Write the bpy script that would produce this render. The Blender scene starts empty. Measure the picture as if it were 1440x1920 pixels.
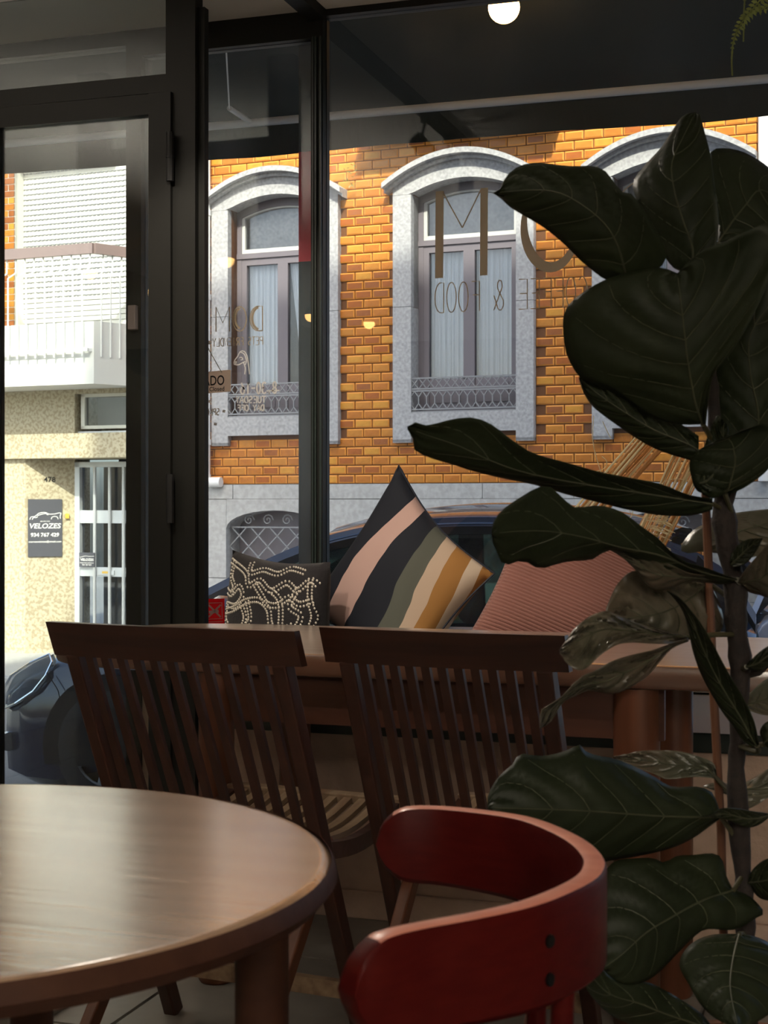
import bpy, bmesh, math, random
from mathutils import Vector, Matrix
random.seed(7)
PI = math.pi
SC = bpy.context.scene
COL = SC.collection
# ------------------------------------------------------------------ camera
F = 2800.0                      # focal length in pixels of the 1440 x 1920 frame
EYE = 1.12                      # eye height over the cafe floor
YAW = math.radians(18.0)        # the camera looks a little left of the window wall's normal
HOR = 945.0                     # horizon row
cam_d = bpy.data.cameras.new('camera'); cam = bpy.data.objects.new('camera', cam_d); COL.objects.link(cam)
cam_d.sensor_fit = 'VERTICAL'; cam_d.sensor_height = 36.0
cam_d.lens = F * 36.0 / 1920.0
cam_d.shift_y = (HOR - 960.0) / 1920.0
cam_d.clip_start = 0.05; cam_d.clip_end = 400
cam.location = (0, 0, EYE); cam.rotation_euler = (PI / 2, 0, YAW)
cam_d.dof.use_dof = True; cam_d.dof.focus_distance = 4.6; cam_d.dof.aperture_fstop = 14.0
SC.camera = cam
# ------------------------------------------------------------------ light
SUN_TAN, SUN_SIDE = 0.90, 0.22      # the sun stands behind the cafe, a little to the right
sdir = Vector((SUN_SIDE, -1.0, SUN_TAN)).normalized()
sun_d = bpy.data.lights.new('sun', 'SUN'); sun = bpy.data.objects.new('sun', sun_d); COL.objects.link(sun)
sun_d.energy = 4.2; sun_d.angle = math.radians(1.2); sun_d.color = (1.0, 0.93, 0.80)
sun.rotation_euler = sdir.to_track_quat('Z', 'Y').to_euler(); sun.location = (3, -10, 25)
wd = bpy.data.worlds.new('sky'); SC.world = wd; wd.use_nodes = True
nt = wd.node_tree; nt.nodes.clear()
sk = nt.nodes.new('ShaderNodeTexSky'); sk.sky_type = 'NISHITA'; sk.sun_disc = False
sk.sun_elevation = math.asin(sdir.z); sk.dust_density = 4.0; sk.air_density = 0.8; sk.sun_rotation = math.atan2(sdir.x, sdir.y)
bg = nt.nodes.new('ShaderNodeBackground'); bg.inputs[1].default_value = 0.30
ou = nt.nodes.new('ShaderNodeOutputWorld')
nt.links.new(sk.outputs[0], bg.inputs[0]); nt.links.new(bg.outputs[0], ou.inputs[0])
SC.view_settings.view_transform = 'Standard'; SC.view_settings.look = 'None'
SC.view_settings.gamma = 1.0; SC.view_settings.use_curve_mapping = False
SC.view_settings.exposure = 0.95
# ------------------------------------------------------------------ geometry helpers
FWD = Vector((-math.sin(YAW), math.cos(YAW), 0)); RGT = Vector((math.cos(YAW), math.sin(YAW), 0)); UP = Vector((0, 0, 1))
CAMP = Vector((0, 0, EYE))
def ray(px, py): return FWD + RGT * ((px - 720.0) / F) + UP * ((HOR - py) / F)
def W(px, py, d): return CAMP + ray(px, py) * d
def onY(px, py, Y):
    r = ray(px, py); return CAMP + r * (Y / r.y)
def onZ(px, py, z):
    r = ray(px, py); return CAMP + r * ((z - EYE) / r.z)
YW = 4.62                                     # plane of the shop window
FO = W(720, HOR, 12.8); FO.z = 0.0            # a point at the foot of the facade over the street
FANG = math.radians(-4.8)
FM = Matrix.Translation(FO) @ Matrix.Rotation(FANG, 4, 'Z'); FMI = FM.inverted()
def onF(px, py, y=0.0):                       # pixel -> facade-local (x, z) on the plane local y
    o = FMI @ CAMP; r = FMI.to_3x3() @ ray(px, py); p = o + r * ((y - o.y) / r.y); return p.x, p.z
class MB:
    def __init__(s): s.v = []; s.f = []; s.m = []; s.M = None
    def add(s, vs, fs, mi=0):
        b = len(s.v)
        s.v += [tuple(s.M @ Vector(v)) if s.M is not None else tuple(v) for v in vs]
        s.f += [tuple(b + i for i in f) for f in fs]; s.m += [mi] * len(fs); return s
    def hexa(s, p, mi=0):                     # 8 corners: bottom ring 0-3, top ring 4-7
        return s.add(p, [(3, 2, 1, 0), (4, 5, 6, 7), (0, 1, 5, 4), (1, 2, 6, 5), (2, 3, 7, 6), (3, 0, 4, 7)], mi)
    def box(s, a, b, mi=0):
        x0, y0, z0 = a; x1, y1, z1 = b
        x0, x1 = min(x0, x1), max(x0, x1); y0, y1 = min(y0, y1), max(y0, y1); z0, z1 = min(z0, z1), max(z0, z1)
        return s.hexa([(x0, y0, z0), (x1, y0, z0), (x1, y1, z0), (x0, y1, z0), (x0, y0, z1), (x1, y0, z1), (x1, y1, z1), (x0, y1, z1)], mi)
    def beam(s, p, q, w, h, side=None, mi=0): # bar from p to q; w along side, h across
        p, q = Vector(p), Vector(q); d = (q - p).normalized()
        if side is None: side = UP.cross(d) if abs(d.z) < 0.95 else Vector((1, 0, 0))
        sd = Vector(side); sd = (sd - d * sd.dot(d)).normalized(); t = d.cross(sd)
        o = []
        for c in (p, q):
            o += [c - sd * w / 2 - t * h / 2, c + sd * w / 2 - t * h / 2, c + sd * w / 2 + t * h / 2, c - sd * w / 2 + t * h / 2]
        return s.hexa(o, mi)
    def tube(s, pts, r, n=8, mi=0, cap=True):
        pts = [Vector(p) for p in pts]; k = len(pts); rr = r if isinstance(r, (list, tuple)) else [r] * k
        vs = []; ref = None
        for i, p in enumerate(pts):
            d = (pts[min(i + 1, k - 1)] - pts[max(i - 1, 0)]); d = d.normalized() if d.length > 1e-9 else UP
            if ref is None: ref = Vector((1, 0, 0)) if abs(d.x) < 0.8 else Vector((0, 1, 0))
            a = (ref - d * ref.dot(d)).normalized(); b = d.cross(a); ref = a
            vs += [p + (a * math.cos(2 * PI * j / n) + b * math.sin(2 * PI * j / n)) * rr[i] for j in range(n)]
        fs = [(i * n + j, i * n + (j + 1) % n, (i + 1) * n + (j + 1) % n, (i + 1) * n + j) for i in range(k - 1) for j in range(n)]
        if cap: fs += [tuple(range(n - 1, -1, -1)), tuple((k - 1) * n + j for j in range(n))]
        return s.add(vs, fs, mi)
    def lathe(s, c, prof, n=24, mi=0):        # profile of (radius, z) about a vertical axis
        c = Vector(c); vs = []; 
        for r, z in prof: vs += [c + Vector((r * math.cos(2 * PI * j / n), r * math.sin(2 * PI * j / n), z)) for j in range(n)]
        k = len(prof)
        fs = [(i * n + j, i * n + (j + 1) % n, (i + 1) * n + (j + 1) % n, (i + 1) * n + j) for i in range(k - 1) for j in range(n)]
        fs += [tuple(range(n - 1, -1, -1)), tuple((k - 1) * n + j for j in range(n))]
        return s.add(vs, fs, mi)
    def prism(s, poly, off, mi=0):            # polygon (list of 3d points) pushed along the vector off
        n = len(poly); off = Vector(off); vs = [Vector(p) for p in poly] + [Vector(p) + off for p in poly]
        return s.add(vs, [tuple(range(n - 1, -1, -1)), tuple(range(n, 2 * n))] + [(i, (i + 1) % n, n + (i + 1) % n, n + i) for i in range(n)], mi)
    def grid(s, rows, mi=0):
        n = len(rows[0]); vs = [p for r in rows for p in r]
        return s.add(vs, [(i * n + j, i * n + j + 1, (i + 1) * n + j + 1, (i + 1) * n + j) for i in range(len(rows) - 1) for j in range(n - 1)], mi)
    def ribbon(s, pts, w, nrm, th=0.0012, mi=0):   # flat stroke on a plane of normal nrm
        nrm = Vector(nrm); pts = [Vector(p) for p in pts]; k = len(pts); vs = []
        for i, p in enumerate(pts):
            d = (pts[min(i + 1, k - 1)] - pts[max(i - 1, 0)]).normalized(); sd = d.cross(nrm).normalized() * w / 2
            vs += [p - sd, p + sd, p + sd + nrm * th, p - sd + nrm * th]
        fs = [(i * 4 + j, i * 4 + (j + 1) % 4, (i + 1) * 4 + (j + 1) % 4, (i + 1) * 4 + j) for i in range(k - 1) for j in range(4)]
        fs += [(3, 2, 1, 0), tuple((k - 1) * 4 + j for j in range(4))]
        return s.add(vs, fs, mi)
    def mesh(s, name, mats, inv=None, smooth=False):
        me = bpy.data.meshes.new(name)
        vv = [tuple(inv @ Vector(v)) for v in s.v] if inv is not None else s.v
        me.from_pydata(vv, [], s.f)
        for m in (mats if isinstance(mats, (list, tuple)) else [mats]): me.materials.append(m)
        me.polygons.foreach_set('material_index', s.m)
        bm = bmesh.new(); bm.from_mesh(me); bmesh.ops.recalc_face_normals(bm, faces=bm.faces); bm.to_mesh(me); bm.free()
        if smooth: smooth_mesh(me)
        return me
    def build(s, name, mats, parent=None, smooth=False, local=False, at=None, bevel=0):
        inv = None
        if at is not None: inv = Matrix.Translation(Vector(at)).inverted()
        elif parent is not None and not local: inv = wm(parent).inverted()
        o = bpy.data.objects.new(name, s.mesh(name, mats, inv, smooth)); COL.objects.link(o)
        if at is not None: o.location = at
        if parent is not None: o.parent = parent
        if bevel:
            b = o.modifiers.new('bevel', 'BEVEL'); b.width = bevel; b.segments = 2; b.limit_method = 'ANGLE'; b.angle_limit = math.radians(40)
        return o
def smooth_mesh(me, ang=38):
    me.polygons.foreach_set('use_smooth', [True] * len(me.polygons))
    try: me.set_sharp_from_angle(angle=math.radians(ang))
    except Exception: pass
def wm(o):
    m = Matrix.Translation(o.location) @ o.rotation_euler.to_matrix().to_4x4()
    return wm(o.parent) @ m if o.parent else m
def tag(o, label=None, cat=None, group=None, kind=None):
    if label: o['label'] = label
    if cat: o['category'] = cat
    if group: o['group'] = group
    if kind: o['kind'] = kind
    return o
def empty(name, loc, label=None, cat=None, group=None, rz=0.0, kind=None):
    o = bpy.data.objects.new(name, None); COL.objects.link(o); o.location = loc; o.rotation_euler = (0, 0, rz)
    o.empty_display_size = 0.1
    return tag(o, label, cat, group, kind)
def children(o): return [c for c in bpy.data.objects if c.parent == o]
def copy_tree(o, parent=None):
    ch = children(o); c = o.copy(); COL.objects.link(c)
    if parent is not None: c.parent = parent
    for k in ch: copy_tree(k, c)
    return c
def crom(pts, n):                              # n points evenly spaced along a Catmull-Rom curve
    pts = [Vector(p) for p in pts]; k = len(pts); out = []
    for i in range(k - 1):
        p0, p1, p2, p3 = pts[max(i - 1, 0)], pts[i], pts[i + 1], pts[min(i + 2, k - 1)]
        for j in range(10):
            t = j / 10.0
            out.append(0.5 * (2 * p1 + (p2 - p0) * t + (2 * p0 - 5 * p1 + 4 * p2 - p3) * t * t + (3 * p1 - p0 - 3 * p2 + p3) * t ** 3))
    out.append(pts[-1])
    L = [0.0]
    for a, b in zip(out, out[1:]): L.append(L[-1] + (b - a).length)
    res = []; j = 0
    for i in range(n):
        s = L[-1] * i / (n - 1)
        while j < len(L) - 2 and L[j + 1] < s: j += 1
        t = (s - L[j]) / max(L[j + 1] - L[j], 1e-9); res.append(out[j].lerp(out[j + 1], min(max(t, 0), 1)))
    return res
# ------------------------------------------------------------------ materials
def mat(name, col, rough=0.6, metal=0.0, col2=None, scale=20.0, stretch=(1, 1, 1), bump=0.0, bscale=None, spec=None, coat=0.0, detail=4.0, lo=0.35, hi=0.65, trans=0.0, em=None, ems=0.0, sheen=0.0):
    m = bpy.data.materials.new(name); m.use_nodes = True; n = m.node_tree.nodes; l = m.node_tree.links
    b = n['Principled BSDF']; b.inputs['Roughness'].default_value = rough; b.inputs['Metallic'].default_value = metal
    b.inputs['Base Color'].default_value = (*col, 1)
    if spec is not None: b.inputs['Specular IOR Level'].default_value = spec
    if coat: b.inputs['Coat Weight'].default_value = coat; b.inputs['Coat IOR'].default_value = 2.1 if name.endswith('wood') else 1.5; b.inputs['Coat Roughness'].default_value = 0.20 if name.endswith('wood') else 0.05
    if sheen: b.inputs['Sheen Weight'].default_value = sheen
    if em: b.inputs['Emission Color'].default_value = (*em, 1); b.inputs['Emission Strength'].default_value = ems
    if col2 or bump:
        tc = n.new('ShaderNodeTexCoord'); mp = n.new('ShaderNodeMapping'); mp.inputs['Scale'].default_value = stretch
        l.new(tc.outputs['Object'], mp.inputs[0])
        if col2:
            t = n.new('ShaderNodeTexNoise'); t.inputs['Scale'].default_value = scale; t.inputs['Detail'].default_value = detail
            l.new(mp.outputs[0], t.inputs['Vector'])
            r = n.new('ShaderNodeValToRGB'); r.color_ramp.elements[0].position = lo; r.color_ramp.elements[1].position = hi
            r.color_ramp.elements[0].color = (*col, 1); r.color_ramp.elements[1].color = (*col2, 1)
            l.new(t.outputs[0], r.inputs[0]); l.new(r.outputs[0], b.inputs['Base Color'])
        if bump:
            t2 = n.new('ShaderNodeTexNoise'); t2.inputs['Scale'].default_value = bscale or scale; t2.inputs['Detail'].default_value = 5
            l.new(mp.outputs[0], t2.inputs['Vector'])
            bp = n.new('ShaderNodeBump'); bp.inputs['Strength'].default_value = bump; bp.inputs['Distance'].default_value = 0.004
            l.new(t2.outputs[0], bp.inputs['Height']); l.new(bp.outputs[0], b.inputs['Normal'])
            if name.endswith('wood'): l.new(bp.outputs[0], b.inputs['Coat Normal'])
    if trans:
        tr = n.new('ShaderNodeBsdfTranslucent'); tr.inputs[0].default_value = (*[min(1, c * 1.6) for c in (col2 or col)], 1)
        mx = n.new('ShaderNodeMixShader'); mx.inputs[0].default_value = trans; o = n['Material Output']
        l.new(b.outputs[0], mx.inputs[1]); l.new(tr.outputs[0], mx.inputs[2]); l.new(mx.outputs[0], o.inputs[0])
    return m
def glass(name, tint=(0.93, 0.96, 0.95), haze=0.02, rough=0.0, ior=1.5, dirt=0.0, hazecol=(0.8, 0.85, 0.87)):
    m = bpy.data.materials.new(name); m.use_nodes = True; n = m.node_tree.nodes; l = m.node_tree.links; n.clear()
    o = n.new('ShaderNodeOutputMaterial'); t = n.new('ShaderNodeBsdfTransparent'); t.inputs[0].default_value = (*tint, 1)
    g = n.new('ShaderNodeBsdfGlossy'); g.inputs['Roughness'].default_value = rough
    fr = n.new('ShaderNodeFresnel'); fr.inputs[0].default_value = ior
    mx = n.new('ShaderNodeMixShader'); l.new(fr.outputs[0], mx.inputs[0]); l.new(t.outputs[0], mx.inputs[1]); l.new(g.outputs[0], mx.inputs[2])
    d = n.new('ShaderNodeBsdfTranslucent'); d.inputs[0].default_value = (*hazecol, 1)
    m2 = n.new('ShaderNodeMixShader'); m2.inputs[0].default_value = haze
    if dirt:
        tc = n.new('ShaderNodeTexCoord'); no = n.new('ShaderNodeTexNoise'); no.inputs['Scale'].default_value = 3.0; no.inputs['Detail'].default_value = 8
        l.new(tc.outputs['Object'], no.inputs['Vector'])
        mr = n.new('ShaderNodeMapRange'); mr.inputs[1].default_value = 0.4; mr.inputs[2].default_value = 0.75; mr.inputs[3].default_value = haze; mr.inputs[4].default_value = haze + dirt
        l.new(no.outputs[0], mr.inputs[0]); l.new(mr.outputs[0], m2.inputs[0])
    l.new(mx.outputs[0], m2.inputs[1]); l.new(d.outputs[0], m2.inputs[2]); l.new(m2.outputs[0], o.inputs[0])
    return m
def wood(name, c1, c2, rough=0.4, axis='x', scale=9.0, coat=0.0, spec=None):
    st = {'x': (0.6, 8, 8), 'y': (8, 0.6, 8), 'z': (8, 8, 0.6)}[axis]
    return mat(name, c1, rough, col2=c2, scale=scale * 0.5, stretch=st, bump=0.12, bscale=scale, coat=coat, detail=7, lo=0.3, hi=0.7, spec=spec)
M = dict(
    plaster=mat('ceiling_plaster', (0.78, 0.75, 0.70), 0.9, bump=0.1, bscale=40),
    roomwall=mat('room_wall_paint', (0.30, 0.28, 0.25), 0.9, bump=0.1, bscale=30),
    benchwall=mat('bench_plaster', (0.50, 0.36, 0.28), 0.85, col2=(0.58, 0.42, 0.33), scale=14, bump=0.7, bscale=70),
    green=mat('dark_green_paint', (0.030, 0.042, 0.038), 0.28),
    frame=mat('black_window_frame', (0.011, 0.011, 0.009), 0.5, spec=0.3),
    frameedge=mat('frame_rubber', (0.008, 0.008, 0.008), 0.6),
    tile=mat('floor_tile', (0.21, 0.20, 0.18), 0.42, col2=(0.27, 0.255, 0.23), scale=6, bump=0.05, bscale=30),
    grout=mat('floor_grout', (0.10, 0.095, 0.085), 0.9),
    teak=wood('dark_teak', (0.036, 0.013, 0.009), (0.062, 0.022, 0.013), 0.42, 'z'),
    teakx=wood('dark_teak_rail', (0.036, 0.013, 0.009), (0.062, 0.022, 0.013), 0.38, 'x'),
    teaklit=wood('lit_teak', (0.16, 0.09, 0.05), (0.34, 0.24, 0.15), 0.6, 'y'),  # paler teak: light falling on the seats is put into the colour
    brown=wood('brown_table_wood', (0.095, 0.036, 0.018), (0.13, 0.052, 0.026), 0.33, 'x', coat=1.0),
    brownleg=wood('brown_leg_wood', (0.10, 0.034, 0.016), (0.15, 0.052, 0.024), 0.4, 'z'),
    topwood2=wood('long_table_top_wood', (0.40, 0.29, 0.23), (0.48, 0.37, 0.30), 0.30, 'x', scale=7, coat=1.0),
    pale=wood('table_top_wood', (0.32, 0.19, 0.12), (0.42, 0.27, 0.17), 0.26, 'x', scale=7, coat=1.0),
    rim=wood('table_rim_wood', (0.040, 0.016, 0.010), (0.058, 0.024, 0.014), 0.55, 'x', spec=0.12),
    panel=wood('bench_back_wood', (0.055, 0.017, 0.008), (0.080, 0.026, 0.012), 0.5, 'x'),
    red=mat('red_lacquer', (0.048, 0.0032, 0.0028), 0.42, col2=(0.060, 0.0045, 0.0036), scale=30, stretch=(1, 1, 4), bump=0.05, bscale=60, spec=0.08),
    redtop=wood('red_lit_edge', (0.52, 0.18, 0.125), (0.62, 0.25, 0.18), 0.35, 'x'),  # sheen on the lit top edge, put into the colour
    steel=mat('dark_screw', (0.02, 0.02, 0.02), 0.3, metal=0.8),
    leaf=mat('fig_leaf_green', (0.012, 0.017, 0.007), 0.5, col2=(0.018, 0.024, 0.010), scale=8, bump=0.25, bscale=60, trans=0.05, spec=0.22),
    leaflit=mat('fig_leaf_lit', (0.065, 0.070, 0.048), 0.32, col2=(0.10, 0.078, 0.052), scale=6, bump=0.3, bscale=50, trans=0.06),  # lit copy of the leaf green, window light put into the colour
    vein=mat('leaf_vein', (0.05, 0.052, 0.026), 0.55),
    bark=mat('fig_bark', (0.012, 0.008, 0.007), 0.85, col2=(0.022, 0.014, 0.011), scale=60, bump=0.8, bscale=90),
    cane=mat('cane_stake', (0.17, 0.07, 0.035), 0.6),
    petiole=mat('leaf_stalk', (0.05, 0.045, 0.02), 0.5),
    terra=mat('terracotta', (0.30, 0.13, 0.07), 0.8), soil=mat('potting_soil', (0.03, 0.02, 0.014), 1.0, bump=1.0, bscale=60),
    fern=mat('fern_green', (0.22, 0.25, 0.07), 0.5, trans=0.3),
    awning=mat('green_awning_canvas', (0.014, 0.022, 0.018), 0.9, bump=0.2, bscale=200, trans=0.03),
    white=mat('white_paint', (0.72, 0.72, 0.70), 0.5),
    cream=mat('cream_paint', (0.80, 0.78, 0.70), 0.7), 
    stone=mat('grey_granite', (0.27, 0.27, 0.275), 0.85, col2=(0.40, 0.40, 0.40), scale=38, bump=0.35, bscale=60, detail=8),
    plinth=mat('plinth_granite', (0.33, 0.325, 0.31), 0.85, col2=(0.42, 0.415, 0.40), scale=30, bump=0.3, bscale=60),
    mortar=mat('facade_mortar', (0.12, 0.045, 0.012), 0.8),
    bedge=mat('brick_tile_edge', (0.60, 0.245, 0.045), 0.45, spec=0.2),
    sash=mat('purple_grey_sash', (0.13, 0.115, 0.13), 0.55), sashlight=mat('pale_sash', (0.45, 0.45, 0.43), 0.6),
    iron=mat('grey_iron', (0.22, 0.225, 0.23), 0.55, metal=0.2), darkiron=mat('dark_iron', (0.06, 0.07, 0.08), 0.5),
    curtain=mat('white_curtain', (0.86, 0.92, 0.99), 0.9, trans=0.2),
    dark=mat('dark_interior', (0.02, 0.02, 0.022), 0.9),
    granito=mat('cream_terrazzo', (0.38, 0.31, 0.20), 0.75, col2=(0.55, 0.48, 0.34), scale=36, bump=0.2, bscale=60, detail=2, lo=0.42, hi=0.55),
    shutter=mat('shutter_slats', (0.56, 0.55, 0.50), 0.6), slab=mat('white_balcony_paint', (0.70, 0.69, 0.65), 0.7),
    rail=mat('brown_balcony_rail', (0.26, 0.19, 0.18), 0.5),
    alu=mat('aluminium_door', (0.62, 0.64, 0.66), 0.35, metal=0.3),
    asphalt=mat('asphalt', (0.16, 0.16, 0.155), 0.9, col2=(0.22, 0.22, 0.21), scale=60, bump=0.5, bscale=120),
    paving=mat('pavement', (0.36, 0.35, 0.33), 0.9, col2=(0.45, 0.44, 0.41), scale=30),
    carpaint=mat('dark_blue_car_paint', (0.004, 0.009, 0.030), 0.3, metal=0.0, coat=1.0, spec=0.1),
    carsilver=mat('silver_blue_car_paint', (0.38, 0.42, 0.50), 0.3, metal=0.4, coat=1.0),
    carblack=mat('black_car_trim', (0.006, 0.006, 0.007), 0.55, spec=0.25), tyre=mat('tyre_rubber', (0.018, 0.018, 0.018), 0.85),
    chrome=mat('bright_trim', (0.8, 0.8, 0.8), 0.15, metal=1.0), alloy=mat('wheel_alloy', (0.35, 0.36, 0.37), 0.35, metal=0.8),
    lampin=mat('lamp_reflector', (0.55, 0.55, 0.53), 0.2, metal=0.7),
    seat=mat('car_seat_cloth', (0.03, 0.03, 0.035), 0.9),
    straw=mat('dried_palm_straw', (0.40, 0.20, 0.075), 0.6, col2=(0.70, 0.44, 0.22), scale=14, stretch=(6, 6, 1), trans=0.45),
    strawpale=mat('pale_palm_fibre', (0.78, 0.66, 0.46), 0.7, col2=(0.80, 0.68, 0.48), trans=0.45),
    pink=mat('pink_corduroy', (0.31, 0.13, 0.10), 0.85, bump=0.1, bscale=90, sheen=0.3),
    black=mat('charcoal_cushion_cloth', (0.020, 0.017, 0.019), 0.9, bump=0.4, bscale=260, sheen=0.2),
    bead=mat('ivory_beads', (0.72, 0.66, 0.56), 0.45),
    brass=mat('gold_lettering', (0.46, 0.41, 0.32), 0.5, col2=(0.52, 0.47, 0.38), scale=60, trans=0.7),
    paint=mat('white_window_paint', (0.85, 0.84, 0.80), 0.6), wpaint=mat('white_glass_marker', (0.85, 0.84, 0.80), 0.6, col2=(0.86, 0.85, 0.82), trans=0.55),
    signgrey=mat('grey_brown_sign', (0.72, 0.56, 0.50), 0.5, col2=(0.74, 0.58, 0.52), trans=0.7), ink=mat('black_ink', (0.012, 0.012, 0.012), 0.6),
    plate=mat('slate_sign_plate', (0.085, 0.085, 0.10), 0.5), signred=mat('red_sticker', (0.90, 0.05, 0.07), 0.5, col2=(0.88, 0.045, 0.065), trans=0.7),
    yellow=mat('yellow_plastic', (0.75, 0.48, 0.08), 0.5), redreflect=mat('red_reflection_paint', (0.72, 0.07, 0.10), 0.6),  # the red is a glass reflection painted onto the post
    pane=glass('shop_window_glass', haze=0.003, dirt=0.014), paneold=glass('dusty_side_glass', haze=0.02, dirt=0.06),
    doorglass=glass('door_glass', haze=0.0015, dirt=0.005),
    farglass=glass('house_window_glass', tint=(0.95, 0.96, 0.97), haze=0.04), carglass=glass('car_window_glass', tint=(0.55, 0.66, 0.62), haze=0.01),
    lens=glass('headlamp_lens', tint=(0.8, 0.82, 0.85), haze=0.40),  # heavy haze puts a grey reflection into the lens
    bulb=mat('lit_globe', (1, 0.9, 0.7), 0.4, em=(1.0, 0.50, 0.16), ems=13.0), panelglow=mat('fill_panel_glow', (0.9, 0.9, 0.9), 0.5, em=(1.0, 0.90, 0.76), ems=13.0), rope=mat('cord', (0.6, 0.58, 0.52), 0.8),
    matt=mat('coir_mat', (0.10, 0.09, 0.075), 0.95, bump=0.8, bscale=150), matedge=mat('mat_edge_strip', (0.35, 0.34, 0.31), 0.4, metal=0.5),
)
BR = [mat('glazed_brick_tile_%s' % nm, c, 0.4, col2=tuple(x * 0.78 for x in c), scale=25, detail=3, spec=0.22) for nm, c in
      (('amber', (0.44, 0.150, 0.020)), ('rust', (0.34, 0.098, 0.016)), ('honey', (0.48, 0.19, 0.026)), ('brown', (0.29, 0.092, 0.022)), ('gold', (0.55, 0.25, 0.032)))]
# ------------------------------------------------------------------ lettering
def txt(body, size=1.0, align='CENTER', bold=0.0, shear=0.0):
    c = bpy.data.curves.new('lettering', 'FONT'); c.body = body; c.size = size; c.align_x = align; c.extrude = 0.0; c.offset = bold; c.shear = shear; c.resolution_u = 3
    o = bpy.data.objects.new('lettering', c); COL.objects.link(o)
    bpy.context.view_layer.update()
    me = bpy.data.meshes.new_from_object(o.evaluated_get(bpy.context.evaluated_depsgraph_get()))
    vs = [v.co.copy() for v in me.vertices]; fs = [tuple(p.vertices) for p in me.polygons]
    bpy.data.objects.remove(o); bpy.data.curves.remove(c); bpy.data.meshes.remove(me)
    return vs, fs
def fit_txt(mb, body, origin, ux, uy, w, h, mi=0, bold=0.0, shear=0.0, th=0.0):
    vs, fs = txt(body, 1.0, 'LEFT', bold, shear)
    x0 = min(v.x for v in vs); x1 = max(v.x for v in vs); y0 = min(v.y for v in vs); y1 = max(v.y for v in vs)
    o = Vector(origin); ux = Vector(ux); uy = Vector(uy)
    mb.add([o + ux * ((v.x - x0) / (x1 - x0) * w) + uy * ((v.y - y0) / (y1 - y0) * h) for v in vs], fs, mi)
def arc(cx, cy, rx, ry, a0, a1, n=14): return [(cx + rx * math.cos(math.radians(a0 + (a1 - a0) * i / n)), cy + ry * math.sin(math.radians(a0 + (a1 - a0) * i / n))) for i in range(n + 1)]
STROKE = {
 'C': [arc(.55, .5, .42, .5, 50, 310)], 'O': [arc(.5, .5, .4, .5, 0, 360, 20)], '0': [arc(.5, .5, .33, .5, 0, 360, 20)],
 'F': [[(.15, 0), (.15, 1), (.8, 1)], [(.15, .55), (.7, .55)]], 'E': [[(.85, 0), (.15, 0), (.15, 1), (.85, 1)], [(.15, .52), (.75, .52)]],
 'D': [[(.15, 0), (.15, 1), (.4, 1)] + arc(.4, .5, .48, .5, 90, -90) + [(.15, 0)]],
 '&': [[(.95, 0), (.3, .72)] + arc(.45, .8, .2, .2, 200, -20, 10) + [(.2, .35)] + arc(.42, .24, .28, .24, 160, 320, 10) + [(.95, .5)]],
 'P': [[(.15, 0), (.15, 1), (.5, 1)] + arc(.5, .75, .33, .25, 90, -90) + [(.15, .5)]], 'R': [[(.15, 0), (.15, 1), (.5, 1)] + arc(.5, .75, .33, .25, 90, -90) + [(.15, .5)], [(.45, .5), (.85, 0)]],
 'T': [[(.05, 1), (.95, 1)], [(.5, 1), (.5, 0)]], 'S': [arc(.5, .75, .32, .25, 40, 270, 10) + arc(.5, .25, .34, .25, 90, -140, 10)],
 'I': [[(.5, 0), (.5, 1)]], 'N': [[(.15, 0), (.15, 1), (.85, 0), (.85, 1)]], 'L': [[(.2, 1), (.2, 0), (.85, 0)]], 'Y': [[(.1, 1), (.5, .5), (.9, 1)], [(.5, .5), (.5, 0)]],
 'U': [[(.15, 1), (.15, .35)] + arc(.5, .35, .35, .35, 180, 360, 10) + [(.85, 1)]], 'A': [[(.05, 0), (.5, 1), (.95, 0)], [(.22, .38), (.78, .38)]],
 '8': [arc(.5, .75, .27, .25, 0, 360, 14), arc(.5, .25, .33, .25, 0, 360, 14)], '3': [arc(.45, .75, .32, .25, 150, -90, 10) + arc(.45, .25, .36, .25, 90, -150, 10)],
 '1': [[(.3, .8), (.5, 1), (.5, 0)]], '6': [[(.75, 1)] + arc(.5, .3, .34, .3, 160, 200, 4) + arc(.5, .3, .34, .3, 200, 520, 16)], '-': [[(.15, .5), (.85, .5)]], '.': [arc(.5, .04, .06, .05, 0, 360, 6)],
 'M': [[(.1, 0), (.1, 1), (.5, .35), (.9, 1), (.9, 0)]], ' ': [], 
}
def strokes(mb, s, right_px, top_px, left_px, bot_px, Y, w, mi=0, slope=-0.02):
    # painted on the outside of the pane, so it reads right-to-left from inside
    n = len(s); cw = (right_px - left_px) / n
    for i, ch in enumerate(s):
        for pl in STROKE[ch]:
            pts = []
            for a, b in pl:
                px = right_px - (i + a) * cw
                pts.append(onY(px, bot_px + (top_px - bot_px) * b + (px - right_px) * slope, Y))
            mb.ribbon(pts, w, (0, -1, 0), mi=mi)
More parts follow.
